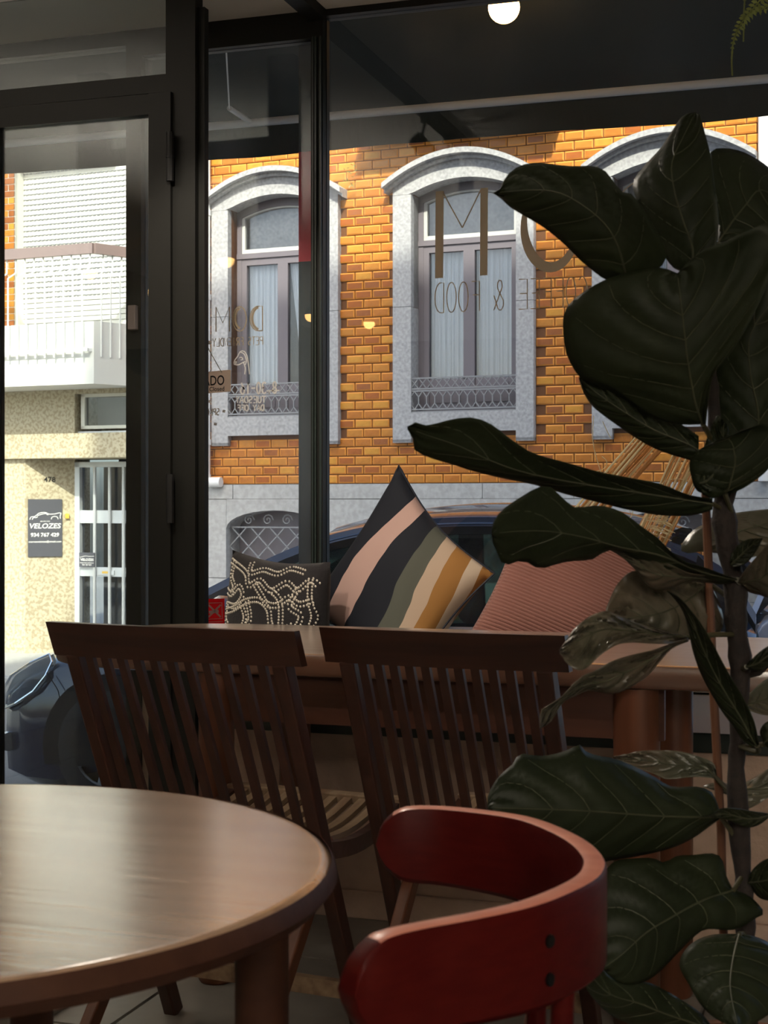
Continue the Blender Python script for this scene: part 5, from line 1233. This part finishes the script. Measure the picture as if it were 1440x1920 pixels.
lo_ = bpy.data.objects.new('fill_uplight_lamp', l_d); COL.objects.link(lo_); lo_.parent = ul; lo_.location = (0, 0, 1.79); lo_.rotation_euler = (PI, 0, 0)
# spotlights added on the ceiling strip to brighten seat, side pane and fig
for yy, tgt, en, cone, lb in ((2.75, (-1.35, 4.35, .70), 30, 50, 'added black spotlight on the ceiling strip, turned to the beaded cushion'), (2.05, (-.55, 4.2, .62), 40, 50, 'added black spotlight on the ceiling strip, the one farthest from the window'),
        (3.05, (-1.98, 4.6, 1.45), 42, 40, 'added black spotlight on the ceiling strip, turned to the narrow side pane'), (3.4, (-.33, 2.1, .85), 45, 42, 'added black spotlight on the ceiling strip, turned back to the fig plant')):
    p = Vector((pc.x, yy, ZC - .035)); hd_ = p - Vector((0, 0, .14)); dr = (Vector(tgt) - hd_).normalized()
    e = empty('fill_spotlight', p, lb, 'lamp', 'added fill spotlights')
    MB().tube([p, p - Vector((0, 0, .03))], .02, 12).tube([p - Vector((0, 0, .03)), hd_ - dr * .03], .006, 8).build('arm', M['frame'], e)
    MB().tube([hd_ - dr * .07, hd_ - dr * .06, hd_ + dr * .05], [.025, .034, .034], 20).build('housing', M['frame'], e, smooth=True)
    l_d = bpy.data.lights.new('spot', 'SPOT'); l_d.energy = en; l_d.spot_size = math.radians(cone); l_d.spot_blend = .7; l_d.shadow_soft_size = .03; l_d.color = (1.0, .88, .74)
    lo_ = bpy.data.objects.new('fill_spot_lamp', l_d); COL.objects.link(lo_); lo_.parent = e
    lo_.location = (hd_ + dr * .055) - p; lo_.rotation_euler = (-dr).to_track_quat('Z', 'Y').to_euler()
# ================================================================== HANGING FERN
fp = W(1520, -160, 3.0)
fe = empty('hanging_fern', (fp.x, fp.y, ZC), 'green fern fronds hanging into the top right corner from a ceiling pot', 'plant')
MB().lathe((fp.x, fp.y, fp.z - .02), [(.06, -.10), (.085, 0.0), (.09, .02), (.08, .02), (.06, -.01)], 24).build('pot', M['terra'], fe, smooth=True)
MB().tube([(fp.x, fp.y, fp.z), (fp.x, fp.y, ZC)], .003, 6).build('cord', M['rope'], fe)
def frond(pts, d, wd, n):
    c = crom([W(x, y, dd) for x, y, dd in pts], n + 1); s = MB()
    s.tube(c, .0016, 5)
    for i in range(1, n):
        t = (c[i + 1] - c[i - 1]).normalized(); side = t.cross(FWD).normalized(); u = i / n
        L = wd * math.sin(PI * min(1, .15 + u * .85)) ** .7 * (1.0 if u < .75 else max(.15, (1 - u) * 4)); w = L * .20 + .0015
        for sg in (-1, 1):
            dr = (side * sg + t * .35 + FWD * random.uniform(-.5, .5)).normalized(); b0 = c[i]
            m1 = b0 + dr * L * .35 + t * w; m2 = b0 + dr * L * .35 - t * w; m3 = b0 + dr * L * .8 + t * w * .6; m4 = b0 + dr * L * .75 - t * w * .5; tip = b0 + dr * L + FWD * random.uniform(-.004, .004) + UP * -.2 * L
            s.add([b0, m1, m3, tip, m4, m2], [(0, 1, 2, 5) if False else (0, 1, 5), (1, 2, 4, 5), (2, 3, 4)])
    s.build('frond', M['fern'], fe)
frond([(1500, -170, 3.0), (1460, -60, 2.96), (1425, 0, 2.94), (1392, 40, 2.93), (1376, 75, 2.92), (1372, 110, 2.92), (1373, 142, 2.92)], 2.9, .017, 44)
frond([(1500, -170, 3.0), (1480, -60, 3.0), (1440, 10, 2.98), (1408, 22, 2.97), (1396, 45, 2.97), (1394, 78, 2.97)], 2.9, .014, 34)
frond([(1500, -170, 3.0), (1430, -130, 2.95), (1402, -60, 2.93), (1398, -20, 2.93), (1394, 34, 2.93)], 2.9, .018, 34)
frond([(1520, -170, 3.02), (1500, -60, 3.03), (1460, 5, 3.03), (1436, 18, 3.03)], 2.9, .015, 26)
frond([(1540, -170, 3.05), (1600, -80, 3.05), (1640, 60, 3.05)], 2.9, .016, 30)
# ================================================================== DRIED PALM BUNDLE
ds = empty('dried_palm_bundle', W(1180, 1290, 4.3).xy.to_3d() + UP * sf, 'bundle of dried straw-coloured palm stalks leaning on the window behind the pink cushion', 'dried plant')
random.seed(5)
def bundle(p0, p1, wd, n, d0, d1):
    s = MB(); a, b_ = W(*p0, d0), W(*p1, d1); ax_ = (b_ - a).normalized(); sd = ax_.cross(FWD).normalized()
    for i in range(n):
        o = (i + .5) / n - .5 + random.uniform(-.03, .03); k = random.uniform(.7, 1.0)
        q0 = a + sd * wd * o * .9 + FWD * random.uniform(-.012, .012); q1 = b_ + sd * wd * o * 1.15 + FWD * random.uniform(-.012, .012) + ax_ * random.uniform(-.04, .03)
        m_ = q0.lerp(q1, .5) + sd * random.uniform(-.006, .006)
        w0 = wd / n * random.uniform(1.1, 1.7)
        s.tube(crom([q0, m_, q1], 6), [w0 * .5, w0 * .6, w0 * .62, w0 * .58, w0 * .5, w0 * .35], 5, mi=random.choice((0, 0, 1)))
    s.build('stalk', [M['straw'], M['strawpale']], ds)
def clampd(px, base): return base
bundle((1010, 1075), (1232, 815), .085, 15, 4.50, 4.53)
bundle((1128, 1200), (1300, 846), .095, 17, 4.46, 4.50)
fib = MB()
for i in range(60):
    a = W(1225 + random.uniform(-14, 14), 1010 + random.uniform(-45, 40), 4.46); L = random.uniform(.025, .055)
    fib.tube([a, a + RGT * L * .5 - UP * L * .1, a + RGT * L - UP * L * .35], .0009, 4)
for i in range(6):
    x, y = random.uniform(1110, 1290), random.uniform(840, 980); r = random.uniform(20, 70); a0 = random.uniform(0, 6)
    fib.tube(crom([W(x + r * math.cos(a0 + t), y + r * .7 * math.sin(a0 + t), 4.48) for t in (0, .6, 1.2, 1.8, 2.4)], 12), .0011, 4)
for pts in ([(1113, 780), (1112, 830), (1125, 880), (1136, 905)], [(1130, 790), (1140, 812), (1146, 822)]): fib.tube(crom([W(x, y, 4.5) for x, y in pts], 12), .0011, 4)
o = fib.build('loose_fibre', M['strawpale'], ds); o['kind'] = 'stuff'
# ================================================================== DOOR MAT
mc = [onZ(-60, 1872, .0), onZ(135, 1872, .0), onZ(135, 1925, 0), onZ(-90, 1925, 0)]
m0 = onZ(132, 1868, 0)
dm = empty('door_mat', (m0.x - .45, m0.y - .35, 0), 'dark coir mat with a pale metal edge strip by the glass door', 'mat')
MB().box((m0.x - .9, m0.y - .62, .0005), (m0.x, m0.y, .009)).build('mat_pile', M['matt'], dm)
q = MB(); 
for a, b_ in (((m0.x - .93, m0.y), (m0.x + .03, m0.y + .03)), ((m0.x - .93, m0.y - .65), (m0.x + .03, m0.y - .62)), ((m0.x, m0.y - .62), (m0.x + .03, m0.y)), ((m0.x - .93, m0.y - .62), (m0.x - .9, m0.y))): q.box((*a, .0005), (*b_, .011))
q.build('edge_strip', M['matedge'], dm)
# ================================================================== FIDDLE-LEAF FIG
TD = 2.20
tb = onZ(1402, 1990, 0.0); tbp = W(1402, 1920, TD)
fig = empty('fiddle_leaf_fig', (tbp.x, tbp.y, 0), 'tall fiddle-leaf fig with big dark leaves beside the red chair, tied to a cane', 'plant')
pz_ = .30
MB().lathe((tbp.x, tbp.y, 0), [(.12, 0), (.13, .01), (.165, pz_ - .03), (.175, pz_ - .03), (.175, pz_), (.16, pz_), (.155, pz_ - .03)], 36).build('pot', M['terra'], fig, smooth=True)
MB().lathe((tbp.x, tbp.y, 0), [(.154, pz_ - .05), (.15, pz_ - .03), (.02, pz_ - .025)], 24).build('soil', M['soil'], fig)
tr = [(1402, 2060), (1402, 1920), (1398, 1760), (1393, 1640), (1386, 1560), (1383, 1500), (1380, 1440), (1384, 1390), (1386, 1330), (1388, 1240), (1380, 1170), (1380, 1110), (1372, 1060), (1362, 1010), (1356, 950), (1352, 900), (1345, 840), (1338, 760), (1330, 640), (1322, 540), (1320, 470)]
trd = [TD] * 17 + [TD - .01, TD - .02, TD - .03, TD - .04]
rad = [.015, .015, .0145, .0145, .014, .0125, .0165, .013, .0125, .014, .0155, .0165, .016, .017, .013, .0105, .009, .008, .007, .006, .004]
cp = [W(x, y, d) for (x, y), d in zip(tr, trd)]
cc = crom(cp, 70); rr = [rad[min(len(rad) - 1, int(i / 69 * (len(rad) - 1)))] * (1 + .10 * math.sin(i * 2.3) + .06 * math.sin(i * 5.1)) for i in range(70)]
MB().tube(cc, rr, 12).build('trunk', M['bark'], fig, smooth=True)
MB().tube(crom([W(1392, 1250, TD), W(1410, 1265, TD), W(1440, 1240, TD), W(1480, 1190, TD)], 8), .007, 8).build('branch', M['bark'], fig, smooth=True)
MB().tube(crom([W(1364, 950, TD), W(1378, 900, TD - .01), W(1388, 850, TD - .01), W(1400, 780, TD - .01)], 8), .007, 8).build('branch', M['bark'], fig, smooth=True)
MB().tube([W(1322, 900, TD + .05), W(1338, 1300, TD + .05), W(1352, 1560, TD + .05), W(1362, 1990, TD + .05)], .0065, 8).build('cane', M['cane'], fig, smooth=True)
c5 = lambda pts: [(920 + x * .375, 180 + y * .375) for x, y in pts]
c6 = lambda pts: [(900 + x * .375, 850 + y * .375) for x, y in pts]
c4 = lambda pts: [(880 + x * .389, 1380 + y * .389) for x, y in pts]
VS = [0]
def leaf(A, B, d0, d1, mid=None, fa=0.0, fb_=0.0, bend=0.0, m='leaf', pet=None, sag=.5, nL=30, nW=14, rip=.004):
    """A, B: the two margins base -> tip as (px, py); mid: midrib; d0, d1: distance at base and tip;
    fa, fb_: how far margin A / B lies behind (+) or before (-) the midrib; bend: bulge of the midrib towards the eye"""
    VS[0] += 1; k = VS[0]
    ca, cb_ = crom([(x, y, 0) for x, y in A], nL), crom([(x, y, 0) for x, y in B], nL)
    cm = crom([(x, y, 0) for x, y in mid], nL) if mid else [a.lerp(b_, .5) for a, b_ in zip(ca, cb_)]
    rows = []
    for i in range(nL):
        t = i / (nL - 1); d = d0 + (d1 - d0) * t - bend * math.sin(PI * t); r = []
        for j in range(nW + 1):
            s_ = j / nW * 2 - 1
            e_, f_ = (ca[i], fa) if s_ < 0 else (cb_[i], fb_); u = abs(s_)
            xy = cm[i].lerp(e_, u); prof = u ** 1.4 * f_ * math.sin(PI * min(1, t * .92 + .06)) ** .6
            ripple = rip * math.sin(PI * u) * math.sin((t - .28 * u) * 2 * PI * 6.5) + rip * .6 * u * math.sin(t * 19 + k * 2 + (1 if s_ < 0 else 0))
            r.append(W(xy.x, xy.y, d + prof + ripple))
        rows.append(r)
    root = fig
    g = MB().grid(rows); o = g.build('leaf', M[m], fig, smooth=True)
    sm = o.modifiers.new('thickness', 'SOLIDIFY'); sm.thickness = .0009; sm.offset = 0
    smooth_mesh(o.data, 80)
    def at(t, s_):
        i = min(max(t, 0), .9999) * (nL - 1); j = (min(max(s_, -1), 1) + 1) / 2 * nW * .9999; a, b_ = int(i), int(j); f, h = i - a, j - b_
        p = rows[a][b_].lerp(rows[a][b_ + 1], h).lerp(rows[a + 1][b_].lerp(rows[a + 1][b_ + 1], h), f)
        return p - (p - CAMP).normalized() * .0012
    v = MB(); v.tube([at(x / 20 * .97, 0) for x in range(21)], [.0017 - .0011 * x / 20 for x in range(21)], 5)
    for sg in (-1, 1):
        for q_ in range(5):
            t0 = .08 + .16 * q_
            v.tube([at(t0 + .20 * u ** 1.3, sg * u * .9) for u in (0, .2, .4, .6, .8, 1)], [.0010, .0009, .0008, .0007, .0006, .0004], 4)
    vo = v.build('vein', M['vein'], None); vo.data.transform(wm(fig).inverted()); vo.parent = o
    if pet:
        pb_ = rows[0][nW // 2]; pt = [W(x, y, d) for x, y, d in pet] + [pb_]
        po = MB().tube(crom(pt, 10) if len(pt) > 2 else pt, .0038, 8).build('stalk', M['petiole'], None, smooth=True); po.data.transform(wm(fig).inverted()); po.parent = o
    return o
# top leaf, folded upright
leaf(c5([(985, 880), (905, 850), (800, 680), (745, 560), (712, 440), (760, 360), (850, 262), (905, 180), (960, 100), (1018, 82)]), c5([(1020, 880), (1120, 760), (1138, 620), (1118, 440), (1102, 310), (1085, 235), (1062, 150), (1045, 90), (1022, 80)]),
     2.14, 2.22, mid=c5([(1000, 890), (1010, 760), (960, 620), (920, 480), (905, 340), (960, 210), (1000, 130), (1020, 80)]), fa=.05, fb_=-.03, bend=.03, pet=[(1321, 560, 2.16)])
# upper left leaf
leaf(c5([(790, 905), (880, 800), (800, 620), (705, 490), (655, 478), (612, 422), (562, 366), (500, 350), (420, 351), (330, 344), (260, 334), (165, 342), (100, 378), (62, 430), (40, 480), (12, 484)]),
     c5([(660, 930), (620, 925), (573, 916), (530, 888), (450, 822), (370, 742), (270, 660), (175, 602), (100, 556), (45, 505), (30, 500), (14, 487)]),
     2.12, 2.06, mid=c5([(680, 915), (640, 760), (570, 640), (450, 540), (330, 480), (190, 470), (90, 478), (14, 485)]), fa=-.02, fb_=.05, bend=.03, pet=[(1330, 640, 2.18), (1230, 560, 2.14)])
# upper right leaf running out of the frame
leaf(c5([(1130, 720), (1105, 560), (1098, 420), (1096, 300), (1112, 268), (1160, 261), (1230, 270), (1300, 298), (1387, 356), (1500, 470), (1560, 600)]), c5([(1150, 740), (1250, 720), (1330, 690), (1420, 680), (1480, 660), (1540, 630), (1565, 610)]),
     2.17, 2.28, mid=c5([(1140, 730), (1200, 640), (1280, 540), (1340, 470), (1420, 500), (1500, 560), (1562, 605)]), fa=.04, fb_=-.03, pet=[(1330, 600, 2.18)])
# big round leaf, left half and right half either side of the midrib
leaf(c5([(1045, 1640), (940, 1640), (800, 1600), (640, 1500), (520, 1440), (445, 1405), (405, 1345), (378, 1285), (364, 1200), (364, 1100), (385, 1050), (450, 990), (560, 925), (660, 890), (760, 868), (850, 858), (930, 886)]),
     c5([(1075, 1640), (1110, 1400), (1200, 1285), (1300, 1120), (1387, 930), (1440, 780), (1430, 650), (1387, 632), (1300, 668), (1150, 735), (1080, 762), (1000, 820), (938, 884)]),
     2.10, 2.02, mid=c5([(1060, 1640), (1020, 1520), (985, 1320), (962, 1120), (945, 980), (934, 886)]), fa=.06, fb_=-.05, bend=.02, pet=[(1350, 900, 2.19), (1335, 830, 2.15)], nL=36, nW=18)
# leaf showing below the big one
leaf(c5([(1040, 1700), (950, 1640), (820, 1580), (680, 1500), (560, 1430), (470, 1400), (440, 1408)]), c5([(1040, 1850), (1000, 1822), (900, 1792), (800, 1752), (700, 1692), (640, 1650), (570, 1600), (505, 1545), (462, 1475), (442, 1412)]), 2.15, 2.12, fa=-.01, fb_=.03, pet=[(1352, 905, 2.19)])
# right-hand leaves
leaf(c5([(1240, 1850), (1190, 1780), (1130, 1620), (1070, 1420), (1110, 1260), (1210, 1080), (1330, 900), (1470, 860)]), c5([(1250, 1860), (1330, 1760), (1420, 1640), (1500, 1480), (1540, 1250), (1500, 890)]), 2.19, 2.14,
     mid=c5([(1245, 1855), (1340, 1640), (1300, 1400), (1296, 1200), (1390, 1050), (1490, 910)]), fa=.03, fb_=.03, pet=[(1376, 920, 2.18)])
leaf(c5([(1030, 1880), (1050, 1812), (1085, 1700), (1130, 1600), (1160, 1620)]) , c5([(1060, 1990), (1120, 2010), (1220, 1950), (1240, 1850), (1180, 1640)]), 2.16, 2.12, fa=.0, fb_=.02)
leaf(c6([(1190, 200), (1090, 190), (1055, 110), (1050, 40), (1100, -20), (1180, -60)]), c6([(1260, 200), (1340, 160), (1440, 80), (1500, -40), (1440, -150), (1200, -70)]), 2.17, 2.10, fa=.02, fb_=-.02, pet=[(1372, 960, 2.19)])
# long leaf reaching far left
leaf([(1336, 935), (1290, 928), (1240, 908), (1180, 896), (1120, 884), (1060, 867), (1000, 850), (960, 825), (920, 795), (885, 783), (850, 786), (800, 798), (772, 790), (764, 800)],
     [(1336, 955), (1300, 966), (1240, 966), (1180, 956), (1120, 941), (1060, 926), (1000, 908), (940, 896), (880, 881), (850, 871), (800, 856), (776, 842), (777, 828), (764, 804)],
     2.17, 1.98, mid=[(1336, 945), (1240, 930), (1120, 912), (1000, 890), (930, 868), (860, 836), (800, 816), (764, 802)], fa=-.04, fb_=.04, bend=-.02, pet=[(1356, 955, 2.2)])
# second leaf reaching left
leaf(c6([(1285, 628), (1200, 600), (1120, 570), (1020, 540), (940, 480), (900, 432), (800, 360), (720, 300), (640, 268), (560, 262), (480, 272), (420, 230), (370, 180), (340, 165), (290, 170), (210, 215), (110, 285), (65, 350), (58, 400)]),
     c6([(1285, 636), (1240, 652), (1170, 652), (1110, 625), (1050, 602), (960, 612), (860, 600), (760, 560), (700, 505), (640, 482), (560, 530), (480, 536), (400, 548), (300, 576), (240, 545), (180, 540), (120, 562), (100, 530), (62, 440), (58, 405)]),
     2.17, 1.97, mid=c6([(1285, 632), (1100, 590), (900, 510), (700, 470), (520, 420), (340, 390), (180, 390), (60, 402)]), fa=-.03, fb_=.05, bend=-.015, pet=[(1378, 1090, 2.2)])
# its curled-under lit side
leaf(c6([(1280, 640), (1150, 612), (1050, 600), (960, 560), (860, 520), (760, 500), (700, 500), (640, 480)]), c6([(1280, 645), (1180, 650), (1060, 640), (960, 670), (880, 680), (830, 650), (770, 575), (700, 505)]), 2.19, 2.12, fa=-.02, fb_=.03, m='leaflit')
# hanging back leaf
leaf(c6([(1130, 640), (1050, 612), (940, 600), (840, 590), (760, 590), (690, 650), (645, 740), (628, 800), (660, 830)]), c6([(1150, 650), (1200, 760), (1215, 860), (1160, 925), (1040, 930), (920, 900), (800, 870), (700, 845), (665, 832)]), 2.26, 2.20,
     mid=c6([(1140, 645), (1060, 720), (960, 780), (860, 810), (760, 822), (662, 831)]), fa=-.02, fb_=.03, m='leaflit', pet=[(1380, 1130, 2.2)], rip=.008)
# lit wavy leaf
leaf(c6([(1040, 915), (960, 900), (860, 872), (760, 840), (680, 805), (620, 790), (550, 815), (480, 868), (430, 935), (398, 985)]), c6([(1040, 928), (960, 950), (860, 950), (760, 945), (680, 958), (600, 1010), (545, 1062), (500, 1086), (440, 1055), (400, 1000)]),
     2.14, 2.02, mid=c6([(1040, 920), (900, 905), (760, 890), (620, 880), (500, 930), (400, 990)]), fa=.03, fb_=-.05, m='leaflit', pet=[(1383, 1190, 2.2), (1340, 1190, 2.16)], rip=.010)
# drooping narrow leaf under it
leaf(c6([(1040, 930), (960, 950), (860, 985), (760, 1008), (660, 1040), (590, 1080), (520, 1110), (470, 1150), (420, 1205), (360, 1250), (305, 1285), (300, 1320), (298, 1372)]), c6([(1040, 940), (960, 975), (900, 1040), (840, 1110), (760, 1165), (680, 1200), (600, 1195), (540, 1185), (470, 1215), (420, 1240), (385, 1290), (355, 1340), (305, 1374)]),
     2.13, 2.00, fa=-.04, fb_=.04, m='leaflit', rip=.008)
# curling upright leaf in front of the trunk
leaf(c6([(1395, 1455), (1370, 1340), (1320, 1230), (1260, 1130), (1210, 1040), (1160, 945), (1110, 860), (1050, 780), (990, 715), (935, 688)]), c6([(1375, 1470), (1320, 1440), (1270, 1370), (1210, 1290), (1150, 1190), (1100, 1090), (1065, 990), (1045, 890), (1020, 800), (975, 730), (936, 690)]),
     2.12, 2.03, fa=-.03, fb_=.03, pet=[(1388, 1400, 2.19), (1420, 1410, 2.15)])
# brown-lit leaf behind the trunk
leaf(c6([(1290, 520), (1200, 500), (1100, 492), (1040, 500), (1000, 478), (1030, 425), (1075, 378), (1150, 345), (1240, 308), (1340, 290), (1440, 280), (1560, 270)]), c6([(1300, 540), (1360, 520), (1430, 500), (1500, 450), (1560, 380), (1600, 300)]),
     2.27, 2.34, mid=c6([(1295, 530), (1260, 450), (1280, 400), (1360, 370), (1460, 340), (1580, 285)]), fa=.03, fb_=-.02, m='leaflit', pet=[(1372, 1060, 2.2)])
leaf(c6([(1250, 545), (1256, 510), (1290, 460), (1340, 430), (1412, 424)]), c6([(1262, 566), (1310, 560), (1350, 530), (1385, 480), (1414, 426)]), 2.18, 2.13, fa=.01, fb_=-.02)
leaf(c6([(1290, 640), (1320, 590), (1380, 520), (1440, 455), (1520, 420), (1600, 430)]), c6([(1300, 650), (1340, 690), (1400, 708), (1450, 715), (1540, 640), (1610, 440)]), 2.18, 2.05, fa=-.02, fb_=.04, m='leaflit', pet=[(1380, 1095, 2.2)])
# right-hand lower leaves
leaf(c6([(1310, 1255), (1340, 1210), (1390, 1160), (1450, 1120), (1540, 1100), (1620, 1150)]), c6([(1315, 1262), (1370, 1295), (1450, 1310), (1540, 1280), (1625, 1155)]), 2.20, 2.28, fa=.02, fb_=-.01, m='leaflit', pet=[(1388, 1300, 2.2)])
leaf(c6([(1330, 1060), (1380, 1010), (1440, 965), (1540, 930), (1620, 960)]), c6([(1335, 1075), (1400, 1090), (1460, 1050), (1560, 1020), (1625, 965)]), 2.16, 2.05, fa=.01, fb_=.03, pet=[(1390, 1255, 2.2)])
leaf(c6([(1420, 1450), (1400, 1390), (1440, 1340), (1540, 1330), (1600, 1400)]), c6([(1425, 1460), (1480, 1500), (1560, 1490), (1602, 1405)]), 2.15, 2.08, fa=.01, fb_=.02, pet=[(1384, 1400, 2.2)])
# large dark leaf over the red chair
leaf(c4([(1212, 385), (1175, 280), (1110, 246), (1000, 246), (950, 236), (900, 202), (800, 150), (700, 110), (620, 95), (565, 78), (526, 40), (480, 66), (400, 90), (330, 96), (242, 86), (215, 130), (180, 160), (130, 210), (92, 280), (88, 340)]),
     c4([(1212, 395), (1150, 440), (1080, 490), (1000, 530), (900, 560), (800, 580), (680, 600), (560, 620), (420, 600), (300, 560), (180, 480), (110, 400), (89, 350)]),
     2.18, 2.05, mid=c4([(1212, 390), (1000, 390), (760, 375), (540, 360), (330, 352), (90, 346)]), fa=.05, fb_=.04, bend=.02, pet=[(1386, 1580, 2.2)], nL=36, nW=18)
# pale leaf behind
leaf(c4([(1190, 195), (1180, 135), (1100, 96), (1000, 72), (850, 70), (760, 86), (690, 100)]), c4([(1185, 205), (1100, 196), (1000, 205), (940, 206), (890, 182), (800, 150), (695, 104)]), 2.24, 2.30, fa=.0, fb_=-.02, m='leaflit', pet=[(1384, 1500, 2.2)])
leaf(c4([(1260, 300), (1200, 250), (1120, 246), (1200, 222), (1300, 235), (1400, 185), (1500, 120), (1600, 80)]), c4([(1300, 350), (1350, 348), (1420, 310), (1500, 250), (1600, 150), (1620, 90)]), 2.24, 2.32, fa=.02, fb_=-.02, m='leaflit')
leaf(c4([(1440, 372), (1360, 362), (1290, 350), (1215, 350), (1170, 375), (1122, 384)]), c4([(1440, 395), (1390, 430), (1330, 440), (1260, 410), (1200, 395), (1124, 388)]), 2.20, 2.08, fa=-.02, fb_=.02)
# lower big leaf
leaf(c4([(1270, 740), (1240, 680), (1215, 590), (1170, 566), (1080, 574), (1000, 578), (940, 610), (880, 588), (800, 590), (700, 605), (640, 680), (610, 800), (600, 950), (610, 1050), (640, 1120)]), c4([(1290, 745), (1360, 780), (1420, 850), (1390, 872), (1280, 932), (1150, 930), (1090, 960), (1000, 1050), (900, 1150), (820, 1192), (740, 1195), (680, 1160), (645, 1125)]),
     2.16, 2.0, mid=c4([(1270, 745), (1130, 790), (980, 870), (850, 950), (740, 1050), (642, 1122)]), fa=.04, fb_=.05, bend=.02, pet=[(1394, 1640, 2.2)], nL=36, nW=18)
leaf(c4([(1290, 955), (1160, 960), (1060, 1010), (1012, 1100), (1060, 1200), (1120, 1300), (1200, 1370), (1290, 1400)]), c4([(1310, 955), (1400, 975), (1480, 1030), (1520, 1150), (1500, 1280), (1400, 1370), (1300, 1402)]), 2.16, 2.03, mid=c4([(1300, 955), (1270, 1080), (1258, 1220), (1294, 1400)]), fa=.03, fb_=.04, pet=[(1398, 1750, 2.2)])
leaf(c4([(1180, 1420), (1130, 1350), (1050, 1290), (950, 1230), (850, 1185), (700, 1170), (620, 1100), (580, 1090), (545, 1130)]), c4([(1170, 1440), (1040, 1440), (900, 1430), (780, 1390), (690, 1350), (610, 1280), (560, 1210), (543, 1145)]), 2.12, 1.98, fa=.02, fb_=.03, m='leaf', pet=[(1400, 1900, 2.2)])
leaf(c4([(1340, 700), (1370, 640), (1440, 590), (1540, 590), (1600, 660)]), c4([(1345, 715), (1400, 780), (1480, 790), (1560, 740), (1602, 670)]), 2.19, 2.10, fa=.01, fb_=.03, pet=[(1396, 1660, 2.2)])
